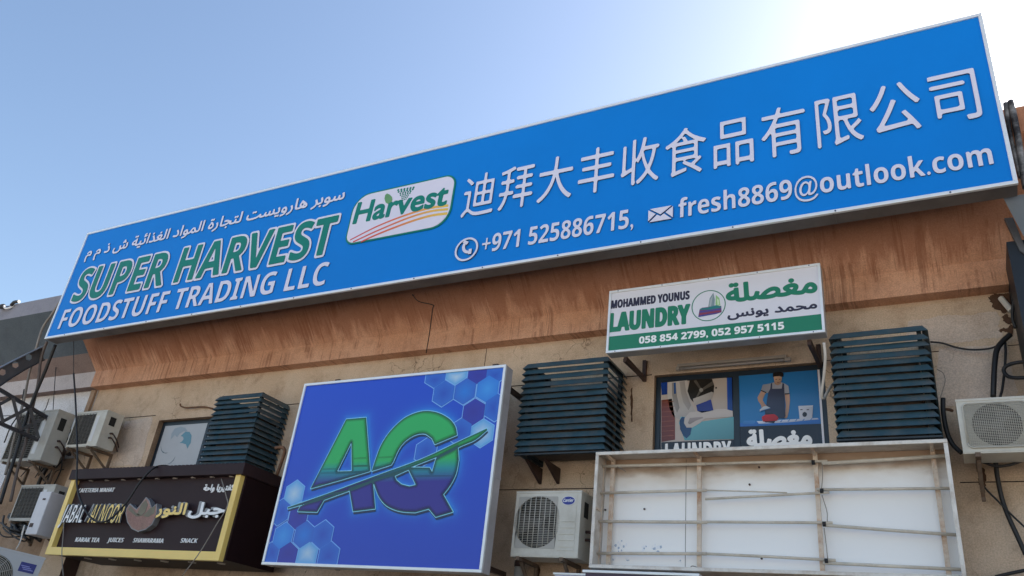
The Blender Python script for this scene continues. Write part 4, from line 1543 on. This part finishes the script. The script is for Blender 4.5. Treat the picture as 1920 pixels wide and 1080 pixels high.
    u.box((w + .0005, d * .28, h * .62), (w + .004, d * .62, h * .86))
    u.build('handle_recess', M_DARK, root, local=True)
    u = MB()
    for z in (h * .30, h * .42):
        u.tube([(w, d * .55, z), (w + .04, d * .55, z), (w + .06, d * .55, z - .01)], .016, 8)
        u.tube(spline([(w + .05, d * .55, z), (w + .08, d * .62, z - .03), (w + .07, d * .9, z - .09), (w + .03, d + .06, z - .16)], 5), .010, 7)
    u.build('valves', M_BROWNMETAL, root, local=True)
    if brackets:
        for x in (w * .13, w * .78):
            u = MB()
            u.bar((x, -.03, -.03), (x, d + .13, -.03), .04, .035)
            u.bar((x, d + .115, -.048), (x, d + .115, -arm), .04, .03, up=(1, 0, 0))
            u.bar((x, .06, -.05), (x, d + .10, -arm * .86), .03, .025)
            u.build('bracket', M_RUSTDK, root, local=True)
    return root


def solid_local(name, loops, y, depth, m, body_o):
    """solid() in the unit's own coordinates, parented to the casing"""
    o = solid(name, loops, y, depth, [m], None)
    o.parent = body_o
    return o


# unit with oval badge beside the AQ sign
CW, CH = at(1089, 920, 7.5).x - at(968, 922, 7.5).x, at(1082, 922, 7.5).z - at(1082, 1041, 7.5).z
base = at(957, 1041, 7.5)
CW = at(1083, 1041, 7.5).x - base.x
CH = at(968, 922, 7.5).z - base.z
c1 = ac_unit(base, (0, 0, 0), CW, CH, .30, 'cream air conditioner with round fan and blue oval badge beside the AQ sign', 'bars', fan=(CW * .36, CH * .52))
u = MB()
u.box((CW * .045, -.0035, CH * .10), (CW * .66, -.0005, CH * .115))
pnl = solid('fan_surround', [roundrect(CW * .05, CH * .11, CW * .655, CH * .915, (.01,) * 4, 3), circle(CW * .36, CH * .52, CH * .402, 48)], -.0003, .003, [M_ACPANEL], None)
pnl.parent = c1
u = MB()
u.box((CW * .685, -.004, CH * .085), (CW * .94, -.0005, CH * .94), bevel=.0015)
for k in range(5):
    z = CH * (.14 + .095 * k)
    u.box((CW * .70, -.009, z), (CW * .925, -.0045, z + .006))
pan_ = u.build('service_panel', M_ACWHITE, c1, local=True)
bz, bx = CH * .845, CW * .815
bd = solid('badge', [circle(bx, bz, CH * .072, 36, 1.6)], -.0045, .003, [mat('badge_white_rim', (.7, .7, .75), .4)], None); bd.parent = c1
b2 = solid('badge_face', [circle(bx, bz, CH * .064, 36, 1.66)], -.0075, .002, [mat('badge_blue', (.012, .025, .26), .3)], None); b2.parent = bd


def local_text(name, text, x0, x1, z0, z1, y, m, parent, fat=0, cap=None, shear=0, depth=.002):
    polys = font_polys(text)
    allp = np.concatenate(polys)
    b0, b1 = allp[:, 1].min(), allp[:, 1].max()
    if cap:
        q = np.concatenate(font_polys(cap)); b0, b1 = q[:, 1].min(), q[:, 1].max()
    sz_ = (z1 - z0) / (b1 - b0)
    polys = [np.stack([p[:, 0] + shear * (p[:, 1] - b0), p[:, 1]], 1) for p in polys]
    allp = np.concatenate(polys)
    a0, a1 = allp[:, 0].min(), allp[:, 0].max()
    polys = [np.stack([x0 + (p[:, 0] - a0) * (x1 - x0) / (a1 - a0), z0 + (p[:, 1] - b0) * sz_], 1) for p in polys]
    h_ = max(.0008, (z1 - z0) / 26)
    V, xx, zz = sdf(polys, h_, max(fat, 0))
    o = solid(name, contours(V, xx, zz, h_, -fat), y, depth, [m], None)
    o.parent = parent
    return o


local_text('badge_text', BOLD('Carrier'), bx - CH * .086, bx + CH * .086, bz - CH * .022, bz + CH * .03, -.0095, M_WHITE, bd, 0, BOLD('C'), .25)

# unit at the right edge
base = at(1806, 848, 7.45)
rw = .80
rh = at(1792, 750, 7.45).z - base.z
ac_unit(base, (0, 0, 0), rw, rh, .30, 'cream air conditioner with square wire grid, right of the empty sign frame', 'grid', fan=(rw * .345, rh * .5), arm=.30)
# upper left pair
base = at(122, 838, 7.5)
ac_unit(base, (0, 0, 0), at(180, 834, 7.5).x - base.x, at(211, 768, 7.5).z - base.z - .0, .30, 'cream air conditioner above the left end of the brown cafe sign', 'grill', arm=.30)
base = at(0, 865, 7.35)
ac_unit(base, (0, 0, 0), at(75, 862, 7.35).x - base.x, at(104, 768, 7.35).z - base.z, .30, 'cream air conditioner behind the dark steel lattice truss', 'grill', arm=.30, body=M_ACGREY)
# middle left, leaning
base = at(16, 975, 7.35)
ac_unit(base, (0, math.radians(0), 0), at(84, 968, 7.35).x - base.x, .52, .28, 'grey air conditioner with dark fins left of the yellow cafe sign edge', 'grill', arm=.30, body=M_ACGREY)
# white box unit in front of it
a = at(46, 1002, 7.1)
wx = thing('electrical_cabinet', a, 'white upright metal cabinet hanging left of the yellow cafe sign edge', 'cabinet')
w_ = at(68, 1000, 7.1).x - a.x
hgt = at(75, 922, 7.1).z - a.z
u = MB(); u.box((a.x, 7.1, a.z), (a.x + w_, 7.4, a.z + hgt), bevel=.012); u.build('casing', mat('cabinet_white', (.62, .61, .64), .4, var=.06), wx)
u = MB()
u.box((a.x + w_ * .48, 7.094, a.z + hgt * .80), (a.x + w_ * .72, 7.0985, a.z + hgt * .84))
u.box((a.x + w_ * .15, 7.094, a.z + hgt * .17), (a.x + w_ * .45, 7.0985, a.z + hgt * .26))
u.build('marks', M_BROWNMETAL, wx)
# front lower left: stands close to the camera side, turned towards the street
p0 = at(82, 1036, 6.35)
yaw = math.radians(62)
rw2, rh2 = .82, .60
ux = Vector((math.cos(yaw), math.sin(yaw), 0))
base = p0 - ux * rw2 - Vector((0, 0, rh2))
c5 = ac_unit(base, (math.radians(0), math.radians(4), yaw), rw2, rh2, .30, 'grey white air conditioner with ring fan guard and blue sticker, bottom left corner', 'rings', fan=(rw2 * .40, rh2 * .47), brackets=True, body=mat('ac_cool_grey', (.47, .48, .49), .45, var=.06))
u = MB(); u.box((rw2 * .72, -.004, rh2 * .66), (rw2 * .93, -.0005, rh2 * .84)); stk = u.build('sticker', mat('sticker_blue', (.012, .02, .2), .4), c5, local=True)
u = MB()
for k in range(3):
    u.box((rw2 * (.735 + .02 * k), -.007, rh2 * (.765 - .03 * k)), (rw2 * (.85 + .03 * k), -.0045, rh2 * (.78 - .03 * k)))
u.build('sticker_marks', mat('sticker_lilac', (.25, .27, .62), .4), stk, local=True)
u = MB(); u.box((rw2 * .77, -.003, rh2 * .46), (rw2 * .87, -.0005, rh2 * .5)); u.build('plate', M_ACPANEL, c5, local=True)

# ------------------------------------------------------------------ cafe sign
kc = crop(100, 850, 4.174)
CY = 7.10
cr, cl = at(458, 880, CY).x, at(126, 890, CY).x
cz1 = at(457, 869, CY).z
czs = at(452, 890, CY).z
czb = at(300, 1047, CY).z
cl = at(80, 1046, CY).x + .02
cafe = thing('cafe_sign', ((cl + cr) / 2, WY, czb), 'dark brown cafeteria sign box with yellow frame and raised letters under the left window', 'signboard')
CP = 7.175                                                # recessed panel
u = MB()
u.box((cl, CP, czb + .02), (cr, WY - .003, czs - .001))
u.build('box', M_CAFEDK, cafe)
u = MB()
u.box((cl + .004, CP - .004, czb + .021), (cr - .004, CP - .0005, czs - .002))
u.build('panel', M_CAFE, cafe)
u = MB()
u.box((cl - .03, CY - .03, czs), (cr + .02, WY - .004, cz1), bevel=.006)
for k in range(46):
    x = cl + (cr - cl) * (k + .5) / 46
    u.box((x - .022, CY + .0, cz1 + .0005), (x + .022, WY - .01, cz1 + .014))
u.build('canopy', M_CAFE, cafe)
# yellow frame
yx1 = at(*kc(1440, 480), CY).x
bw = at(*kc(1475, 180), CY).x - at(*kc(1440, 180), CY).x
rx1 = cr - .03
for xa_ in (rx1 - .085, cl):
    u = MB()
    u.box((xa_, CY, czb + .1), (xa_ + .085, CP - .005, czs - .001))
    u.build('side_frame', M_YELLOW, cafe)
u = MB()
xm = at(*kc(808, 790), CY).x
u.box((cl, CY - .002, czb), (xm - .002, CP - .006, czb + .099))
u.box((xm + .002, CY - .004, czb - .003), (rx1 + .002, CP - .006, czb + .0985))
u.build('bottom_frame', M_YELLOW, cafe)
for k in range(9):
    x = cl + .35 + (cr - cl - .6) * k / 8
    u = MB()
    u.tube([(x, CY + .07, czs - .012), (x, CY + .07, czs - .001)], .038, 16)
    u.build('downlight', M_CLEARDISC, cafe)
for k in range(6):
    x = cl + .5 + (cr - cl - .8) * k / 5
    u = MB()
    u.tube([(x, CY + .30, czb + .008), (x, CY + .30, czb + .019)], .05, 16)
    u.build('downlight', M_CLEARDISC, cafe)
CF = CP - .004
WR = [M_WHITE, M_WHITE]
lettering('small_text', BOLD('CAFETERIA WAHAT'), kc(195, 305), kc(485, 275), kc(200, 308), kc(205, 276), CF, WR, cafe, -.001, .010, cap=BOLD('H'), shear=.12)
lettering('small_text', arabic('كفتيريا واحة'), kc(1178, 290), kc(1420, 262), kc(1255, 306), kc(1310, 243), CF, WR, cafe, .004, .010, shear=.05)
lettering('raised_text', BOLD('JABAL'), kc(48, 560), kc(272, 410), kc(100, 545), kc(130, 405), CF - .07, [M_WHITE, M_RETURN], cafe, -.003, .02, cap=BOLD('H'), shear=.12)
lettering('raised_text', BOLD('ALNOOR'), kc(278, 530), kc(578, 400), kc(100, 545), kc(130, 405), CF - .07, [M_YELLOW, M_RETURN], cafe, -.003, .02, cap=BOLD('H'), shear=.12)
lettering('letter_returns', BOLD('JABAL'), kc(48, 560), kc(272, 410), kc(100, 545), kc(130, 405), CF, [M_RETURN, M_RETURN], cafe, -.003, .07, cap=BOLD('H'), shear=.12)
lettering('letter_returns', BOLD('ALNOOR'), kc(278, 530), kc(578, 400), kc(100, 545), kc(130, 405), CF, [M_RETURN, M_RETURN], cafe, -.003, .07, cap=BOLD('H'), shear=.12)
for s_, L_, R_, B_, T_, m_ in ((arabic('النور'), kc(800, 500), kc(1060, 395), kc(815, 505), kc(1030, 395), M_YELLOW), (arabic('جبل'), kc(1065, 480), kc(1350, 440), kc(1300, 508), kc(1130, 390), M_WHITE)):
    lettering('letter_returns', s_, L_, R_, B_, T_, CF, [M_RETURN, M_RETURN], cafe, .008, .06)
    lettering('raised_text', s_, L_, R_, B_, T_, CF - .06, [m_, M_RETURN], cafe, .008, .02)
for s_, L_, R_ in (('KARAK TEA', (172, 690), (370, 662)), ('JUICES', (425, 692), (560, 662)), ('SHAWARAMA', (625, 695), (872, 665)), ('SNACK', (997, 697), (1138, 663))):
    lettering('menu_text', BOLD(s_), kc(*L_), kc(*R_), kc(L_[0], L_[1] + 3), kc(L_[0] + 6, L_[1] - 32), CF, WR, cafe, -.001, .010, cap=BOLD('H'), shear=.12)
tul = [(565, 470), (572, 430), (600, 392), (630, 420), (652, 436), (690, 390), (725, 342), (752, 368), (765, 410), (770, 425), (810, 392), (812, 440), (800, 500), (770, 560), (720, 598), (660, 614), (610, 590), (578, 540)]
lp = [(p.x, p.z) for p in (at(*kc(*q), CF - .08) for q in tul)]
solid('tulip_emblem', [lp], CF, .08, [M_RETURN], cafe)
V, xx, zz = sdf([orient(np.array(lp))], .008, .02)
tm = plaster('tulip_brown_print', (.34, .21, .18), (.42, .27, .23), (.2, .16, .12), 0)
solid('tulip_face', contours(V, xx, zz, .008, .012), CF - .08, .003, [tm], cafe)
for q in ([(655, 480), (690, 400), (725, 365), (740, 400), (720, 460), (690, 490)], [(700, 490), (760, 430), (800, 410), (790, 470), (740, 500)], [(585, 440), (605, 415), (640, 460), (690, 490), (650, 495)]):
    solid('tulip_petal', [[(p.x, p.z) for p in (at(*kc(*v), CF - .083) for v in q)]], CF - .083, .003, [mat('petal_olive', (.17, .15, .10), .5, var=.2)], cafe)

# ------------------------------------------------------------------ steel truss and curved beam at the left
tx = at(140, 815, 7.9).x
tr = thing('lattice_truss', (tx, 7.95, 4.4), 'dark steel lattice truss with crossed bars jutting from the wall at left', 'truss')
A0, A1 = Vector((tx, 7.95, 4.74)), Vector((tx, 6.1, 5.06))
B0, B1 = Vector((tx, 7.95, 4.42)), Vector((tx, 6.1, 4.58))
u = MB()
u.bar(A0, A1, .05, .05)
u.build('top_chord', M_TRUSS, tr)
u = MB()
u.bar(B0, B1, .05, .05)
u.build('bottom_chord', M_TRUSS, tr)
n_ = 6
for k in range(n_):
    for s_ in (0, 1):
        a = A0.lerp(A1, (k + s_) / n_); b_ = B0.lerp(B1, (k + 1 - s_) / n_)
        u = MB()
        u.bar(a + Vector((.03 if s_ else -.03, 0, -.02)), b_ + Vector((.03 if s_ else -.03, 0, .02)), .008, .05)
        u.build('diagonal', M_TRUSSGREY, tr)
bx_ = at(75, 655, 7.0).x
cb = thing('curved_beam', (bx_, 7.3, 5.9), 'grey perforated curved steel beam in front of the slate cornice at left', 'beam')
up = spline([atx(-60, 722, bx_), atx(0, 690, bx_), atx(35, 672, bx_), atx(74, 653, bx_), atx(79, 650, bx_)], 5)
lo = spline([atx(-60, 765, bx_), atx(0, 722, bx_), atx(40, 696, bx_), atx(78, 676, bx_), atx(82, 674, bx_)], 5)
# web with hexagonal holes: fill in (y,z) then stand the plate up
lp = [(p.y, p.z) for p in up] + [(p.y, p.z) for p in reversed(lo)]
hol = []
for q in ((5, 698), (29, 684), (54, 670), (-20, 713)):
    p = atx(*q, bx_)
    hol.append([(p.y + .055 * math.cos(math.pi / 3 * k), p.z + .055 * math.sin(math.pi / 3 * k)) for k in range(6)])
ob = solid('web', [lp] + hol, 0, .012, [M_TRUSSGREY], None)
for v in ob.data.vertices:
    x, y, z = v.co
    v.co = Vector((bx_ + y, x, z)) - cb.location
ob.parent = cb
u = MB()
for a, b_ in zip(up, up[1:]):
    u.bar(a + Vector((0, 0, .008)), b_ + Vector((0, 0, .008)), .09, .012)
u.build('top_flange', mat('beam_flange_grey', (.16, .17, .19), .45), cb)
u = MB()
for a, b_ in zip(lo, lo[1:]):
    u.bar(a - Vector((0, 0, .008)), b_ - Vector((0, 0, .008)), .09, .012)
u.build('bottom_flange', M_TRUSS, cb)


# ------------------------------------------------------------------ cables, pipes and small fixings
M_HOLE = plaster('broken_plaster', (.10, .055, .035), (.16, .085, .05), (.05, .025, .018), .3)
def blob(pts, y, m, name, parent, seed):
    rnd = random.Random(seed)
    P_ = spline([at(*k_, y) for k_ in pts + pts[:1]], 6)[:-1]
    lp_ = [(q.x + rnd.uniform(-.008, .008), q.z + rnd.uniform(-.008, .008)) for q in P_]
    return solid(name, [lp_], y, .003, [m], parent)


def cable(name, pts, r, m, label, cat='cable', group=None, k=6, n=8):
    P_ = [Vector(p) if len(p) == 3 and isinstance(p, Vector) else at(*p) for p in pts]
    S_ = spline(P_, k)
    root_loc = P_[0]
    u_ = MB()
    u_.tube([p - root_loc for p in S_], r, n)
    o = u_.build(name, m)
    o.location = root_loc
    return tag(o, label, cat, group)


cable('cable', [(138, 700, 7.05), (142, 760, 7.0), (145, 850, 6.95), (144, 905, 6.95), (152, 940, 6.92), (172, 972, 6.9), (200, 977, 6.9), (235, 945, 6.95), (262, 905, 6.97), (285, 880, 7.0), (305, 873, 7.2), (325, 876, 7.6)], .013, M_CABLE, 'thick black cable hanging in a loop across the brown cafe sign')
cable('cable', [(112, 600, 7.6), (109, 650, 7.75), (104, 700, 7.7), (100, 760, 7.7), (98, 800, 7.9)], .006, M_CABLE, 'thin black wire down the slate cornice, just right of the thick poles')
cable('cable', [(104, 646, 6.98), (83, 700, 7.05), (61, 752, 7.1), (43, 804, 7.1), (31, 846, 7.1), (14, 900, 7.1), (0, 945, 7.1)], .026, M_CABLE, 'thick black pole-like cable from the lower left sign corner downwards')
cable('cable', [(138, 640, 6.98), (138, 672, 7.0), (138, 700, 7.05)], .005, M_CABLE, 'thin wire from the blue sign down to the thick hanging black cable')
cable('conduit', [(112, 566, 6.96), (98, 588, 6.97), (80, 615, 6.98), (68, 653, 7.0), (55, 700, 7.1), (45, 750, 7.15), (32, 800, 7.15), (20, 850, 7.15), (10, 890, 7.15)], .02, M_CONDUIT, 'grey conduit bending down from the parapet past the left sign edge', 'pipe')
cable('conduit', [(88, 640, 6.99), (77, 673, 7.05), (71, 720, 7.1), (60, 770, 7.2), (48, 830, 7.2), (33, 880, 7.2), (20, 940, 7.2)], .022, mat('brown_conduit', (.13, .10, .085), .6, var=.2), 'brown conduit running down from under the sign corner behind the truss', 'pipe')
cable('cable', [(45, 730, 7.3), (38, 770, 7.3), (20, 800, 7.3), (8, 830, 7.3)], .010, M_CABLE, 'short black wire dropping left of the truss cross bars')
cable('cable', [(0, 780, 7.5), (40, 778, 7.5), (80, 772, 7.5), (92, 748, 7.8)], .007, M_CABLE, 'thin black wire crossing behind the truss bars to the white wall')
cable('hose', [(118, 800, 7.75), (105, 830, 7.8), (92, 870, 7.85), (75, 900, 7.9), (65, 930, 7.9)], .03, M_CABLE, 'thick black pipe bundle between the two upper left air conditioners', 'hose')
cable('hose', [(128, 845, 7.8), (115, 860, 7.85), (100, 885, 7.88), (92, 905, 7.9)], .02, M_CONDUIT, 'pale lagged pipe below the air conditioner above the cafe sign', 'hose')
cable('cable', [(120, 880, 7.9), (105, 884, 7.85), (92, 905, 7.85), (80, 900, 7.9)], .008, M_CABLE, 'small black wire at the foot of the pale lagged pipe')
cable('cable', [(120, 978, 7.08), (118, 1010, 7.05), (116, 1040, 7.0), (119, 1085, 7.0)], .006, M_CONDUIT, 'thin grey string down the left of the cafe sign')
cable('cable', [(415, 898, 7.12), (424, 930, 7.05), (426, 950, 7.05), (405, 985, 7.02), (375, 1035, 7.0), (340, 1082, 7.0)], .006, M_CONDUIT, 'thin grey string slanting across the right of the cafe sign')
cable('cable', [(40, 1003, 7.0), (46, 985, 7.0), (38, 1015, 6.95), (30, 1030, 6.9)], .008, M_WHITECABLE, 'white wire hanging below the white metal cabinet')
cable('cable', [at(*k3(1690, 10), 7.3), at(*k3(1700, 120), 7.35), at(*k3(1690, 260), 7.45), at(*k3(1672, 420), 7.55), at(*k3(1690, 445), 7.6), at(*k3(1715, 400), 7.7), at(*k3(1752, 340), 7.9)], .013, M_WHITECABLE, 'white cable dropping from the laundry sign to the right louvred screen')
cable('cable', [(773, 552, 6.95), (785, 565, 7.3), (812, 572, 7.3), (811, 580, 7.35), (806, 620, 7.6), (799, 662, 7.82)], .006, M_CABLE, 'thin black wire hooked under the blue sign onto the terracotta cornice')
k5 = crop(1500, 580, 3.6)
cable('cable', [at(*k5(880, 220), 7.9), at(*k5(960, 228), 7.93), at(*k5(1060, 258), 7.93), at(*k5(1160, 272), 7.93), at(*k5(1290, 262), 7.9), at(*k5(1390, 215), 7.88)], .009, M_CABLE, 'black cable sagging along the wall right of the right louvred screen')
cable('hose', [at(*k5(1420, 170), 7.9), at(*k5(1370, 215), 7.88), at(*k5(1330, 270), 7.85), at(*k5(1315, 360), 7.82), at(*k5(1308, 480), 7.8), at(*k5(1304, 590), 7.8)], .024, M_CABLE, 'thick black lagged hose going down into the right air conditioner', 'hose')
cable('cable', [at(*k5(1385, 225), 7.9), at(*k5(1388, 300), 7.88), at(*k5(1378, 440), 7.86), at(*k5(1365, 540), 7.84), at(*k5(1352, 590), 7.82)], .011, M_CABLE, 'thinner black cable right beside the thick lagged hose')
cable('cable', [at(*k5(1560, 350), 7.7), at(*k5(1450, 362), 7.72), at(*k5(1390, 385), 7.75), at(*k5(1375, 415), 7.76), at(*k5(1400, 450), 7.74), at(*k5(1450, 462), 7.7), at(*k5(1540, 460), 7.65)], .017, M_CABLE, 'black cable loop at the right edge above the air conditioner')
cable('hose', [at(*k5(965, 600), 7.7), at(*k5(968, 700), 7.7), at(*k5(990, 820), 7.7), at(*k5(1030, 910), 7.7), at(*k5(1090, 970), 7.68)], .020, M_CABLE, 'black hose curving from the right louvred screen to the air conditioner', 'hose')
cable('cable', [at(*k5(925, 405), 7.85), at(*k5(965, 430), 7.8), at(*k5(980, 480), 7.78), at(*k5(965, 540), 7.78), at(*k5(948, 595), 7.76)], .004, M_CONDUIT, 'fine grey wire bowed out beside the right louvred screen')
k9 = crop(1720, 720, 3.0)
cable('cable', [at(*k9(440, 440), 7.8), at(*k9(450, 520), 7.85), at(*k9(475, 640), 7.9), at(*k9(510, 740), 7.9), at(*k9(560, 850), 7.9), at(*k9(610, 960), 7.9)], .019, M_CABLE, 'thick black taped cable trailing below the right air conditioner')
cable('cable', [at(*k9(340, 480), 7.85), at(*k9(370, 570), 7.88), at(*k9(460, 665), 7.88), at(*k9(540, 745), 7.88), at(*k9(620, 820), 7.88)], .008, M_CABLE, 'slim black wire crossing the wall below the right air conditioner')
cable('cable', [at(*k9(370, 440), 7.75), at(*k9(440, 462), 7.74), at(*k9(520, 455), 7.74), at(*k9(590, 432), 7.75)], .012, M_CABLE, 'black wire sagging right under the base of the right air conditioner')
cable('cable', [at(*k9(440, 1085), 7.9), at(*k9(520, 1066), 7.9), at(*k9(620, 1045), 7.9)], .014, M_CABLE, 'black cable at the bottom right corner of the wall')
# dark tangle of wires round the left units, and grime
rt = random.Random(3)
u = MB()
tang0 = at(95, 820, 7.85)
for k in range(11):
    xa_, ya_ = rt.uniform(70, 128), rt.uniform(785, 830)
    u.tube(spline([at(xa_, ya_, 7.9), at(xa_ - rt.uniform(-12, 20), ya_ + rt.uniform(15, 30), 7.75 + rt.uniform(-.1, .1)), at(xa_ - rt.uniform(5, 30), ya_ + rt.uniform(40, 60), 7.8), at(xa_ - rt.uniform(20, 50), ya_ + rt.uniform(75, 110), 7.9)], 6), rt.uniform(.006, .016), 7)
tag(u.build('cable_tangle', M_CABLE), 'dark tangle of wires between the two upper left air conditioners', 'cables')
u = MB()
for k in range(12):
    xa_, ya_ = rt.uniform(-10, 40), rt.uniform(965, 985)
    u.tube(spline([at(xa_, ya_, 7.7), at(xa_ + rt.uniform(-10, 20), ya_ + rt.uniform(5, 18), 7.5), at(xa_ + rt.uniform(0, 40), ya_ + rt.uniform(20, 32), 7.4), at(xa_ + rt.uniform(20, 60), ya_ + rt.uniform(28, 45), 7.6)], 6), rt.uniform(.008, .03), 7)
tag(u.build('cable_tangle', M_CABLE), 'dark heap of wires and hoses behind the bottom left air conditioner', 'cables')
for nm, pts in (('rust_run', [(1836, 878), (1846, 880), (1848, 905), (1844, 930), (1838, 915), (1834, 895)]), ('rust_run', [(1003, 1062), (1012, 1062), (1010, 1085), (1004, 1085)]), ('rust_run', [(1183, 730), (1186, 732), (1185, 790), (1182, 770)])):
    blob(pts, WY - .004, M_HOLE, 'stain', shop, len(pts))
# stubs
cable('pipe_stub', [at(*k8(485, 435), 7.9), at(*k8(490, 455), 7.92), at(*k8(530, 470), 7.94), at(*k8(580, 468), 7.95), at(*k8(680, 462), 7.97), at(*k8(760, 478), 7.98)], .012, M_RUST, 'rusty bent pipe stub on the wall above the left window', 'pipe')
cable('pipe_stub', [at(*k8(1290, 808), 7.6), at(*k8(1345, 805), 7.6), at(*k8(1365, 825), 7.6), at(*k8(1360, 870), 7.62), at(*k8(1300, 1040), 7.65)], .022, M_RUST, 'rusty elbow pipe beside the left edge of the AQ sign', 'pipe')
cable('pipe_stub', [at(*k5(965, 675), 7.85), at(*k5(1000, 676), 7.82), at(*k5(1030, 685), 7.8)], .014, M_RUST, 'short rusty pipe stub between louvred screen and right air conditioner', 'pipe')
p = at(975, 1052, 7.8)
u = MB()
u.tube([(p.x, 7.8, 0), (p.x, 7.8, p.z - .06)], .05, 14, 0)
u.tube([(p.x, 7.8, p.z - .06), (p.x, 7.8, p.z)], .056, 14, 1)
tag(u.build('drain_pipe', [mat('grey_pvc', (.36, .34, .31), .5, var=.15), M_BROWNMETAL]), 'grey plastic drain pipe under the air conditioner with the oval badge', 'pipe')
# parapet drain hoses at the far right
kp = crop(1760, 160, 4.154)
cable('hose', [at(*kp(520, 140), 6.97), at(*kp(560, 400), 6.96), at(*kp(590, 520), 6.96), at(*kp(640, 720), 6.96)], .02, mat('peeling_black_lagging', (.014, .013, .016), .7, var=.3, dirt=(.42, .42, .42), dirt_amt=.7, dirt_scale=5), 'peeling black hose running up the parapet beside the right sign edge', 'hose')
cable('hose', [at(*kp(560, 125), 6.97), at(*kp(592, 270), 6.95), at(*kp(625, 450), 6.94), at(*kp(655, 640), 6.94), at(*kp(680, 800), 6.94)], .028, MATS['peeling_black_lagging'], 'thicker peeling black hose with pale patches on the right parapet', 'hose')
# spot camera on the left parapet
p = at(14, 575, 6.98)
sp = thing('security_camera', p, 'small dark camera with white arm on the left parapet edge', 'camera')
u = MB(); u.tube([p + Vector((-.16, -.02, .01)), p + Vector((-.02, -.06, -.02))], .045, 14); u.build('body', M_TRUSS, sp)
u = MB(); u.tube(spline([p + Vector((-.03, -.05, 0)), p + Vector((.05, -.04, -.06)), p + Vector((.12, 0, -.03)), p + Vector((.16, .02, .03))]), .018, 8); u.build('arm', M_WHITE, sp)
u = MB(); u.tube(spline([p + Vector((.14, -.02, .0)), p + Vector((.20, -.02, .05)), p + Vector((.30, 0, .06))]), .03, 8); u.build('lamp_head', M_TRUSS, sp)

# broken plaster with a pipe near the right corner
kr = crop(1760, 500, 4.154)
blob([kr(*p) for p in ((390, 240), (420, 215), (500, 210), (560, 205), (580, 240), (560, 300), (530, 350), (500, 365), (470, 340), (430, 325), (410, 280))], WY - .005, M_HOLE, 'stain', shop, 1)
blob([kr(*p) for p in ((490, 395), (520, 370), (560, 400), (575, 440), (540, 450), (505, 425))], WY - .005, M_HOLE, 'stain', shop, 2)
blob([kr(*p) for p in ((470, 500), (490, 480), (530, 478), (570, 455), (580, 500), (560, 540), (530, 505), (490, 510))], WY - .005, M_HOLE, 'stain', shop, 3)
M_PATCH = plaster('repainted_plaster', (0.56, 0.45, 0.37), (0.62, 0.52, 0.44), (0.42, 0.31, 0.23), 0.5)
blob([kr(*p) for p in ((-240, 430), (-60, 400), (60, 375), (200, 385), (330, 360), (440, 350), (480, 400), (470, 470), (500, 520), (480, 555), (380, 560), (300, 570), (200, 590), (60, 600), (-60, 612), (-250, 630))], WY - .0008, M_PATCH, 'plaster_patch', shop, 5)
blob([kr(*p) for p in ((0, 640), (200, 625), (420, 615), (520, 600), (560, 760), (590, 900), (600, 1010), (300, 1060), (0, 1080), (-20, 900))], WY - .0008, M_PATCH, 'plaster_patch', shop, 6)
blob([(236, 790), (262, 786), (286, 784), (276, 818), (262, 870), (240, 872), (215, 874), (196, 876), (214, 840), (226, 812)], WY - .0008, M_PATCH, 'plaster_patch', shop, 8)
cable('pipe_stub', [at(*kr(485, 245), 7.96), at(*kr(530, 300), 7.92), at(*kr(570, 345), 7.88)], .028, M_WHITECABLE, 'white pipe end poking out of the broken plaster at right', 'pipe')
cable('cable', [at(*kr(600, 180), 7.7), at(*kr(580, 300), 7.75), at(*kr(575, 400), 7.78), at(*kr(600, 480), 7.8)], .014, M_CABLE, 'black cable in front of the broken plaster at the right edge')

# neighbour's sign at the right edge: dark box with a blue-grey visor
ks = crop(1700, 340, 3.373)
rs = thing('edge_sign', (1.2, 7.4, 3.9), 'dark navy sign box with blue grey visor cropped by the right edge', 'signboard')
V0, V1, V2, V3 = at(*ks(608, 100), 7.0), at(*ks(760, 385), 7.25), at(*ks(900, 370), 7.25), at(*ks(900, 60), 7.0)
u = MB()
off = Vector((.02, .05, .02))
u.hexa([V0, V3, V2, V1], [V0 + off, V3 + off, V2 + off, V1 + off])
u.build('visor', M_VISOR, rs)
e = [at(*ks(*q), 7.5) for q in ((617, 232), (672, 228), (760, 420), (900, 400), (900, 1100), (735, 1290), (700, 900), (690, 800), (720, 470))]
u = MB()
x_s = at(1904, 560, 7.5).x
u.box((x_s, 7.32, at(1904, 725, 7.5).z), (x_s + 1.6, WY - .002, at(1904, 470, 7.5).z))
u.build('box', M_NAVYSIGN, rs)
u = MB()
q = [at(*ks(617, 232), 7.3), at(*ks(672, 228), 7.3), at(*ks(770, 470), 7.3), at(*ks(716, 440), 7.3)]
u.hexa(q, [p + Vector((.0, .05, 0)) for p in q])
u.build('edge_strip', M_TRUSSGREY, rs)
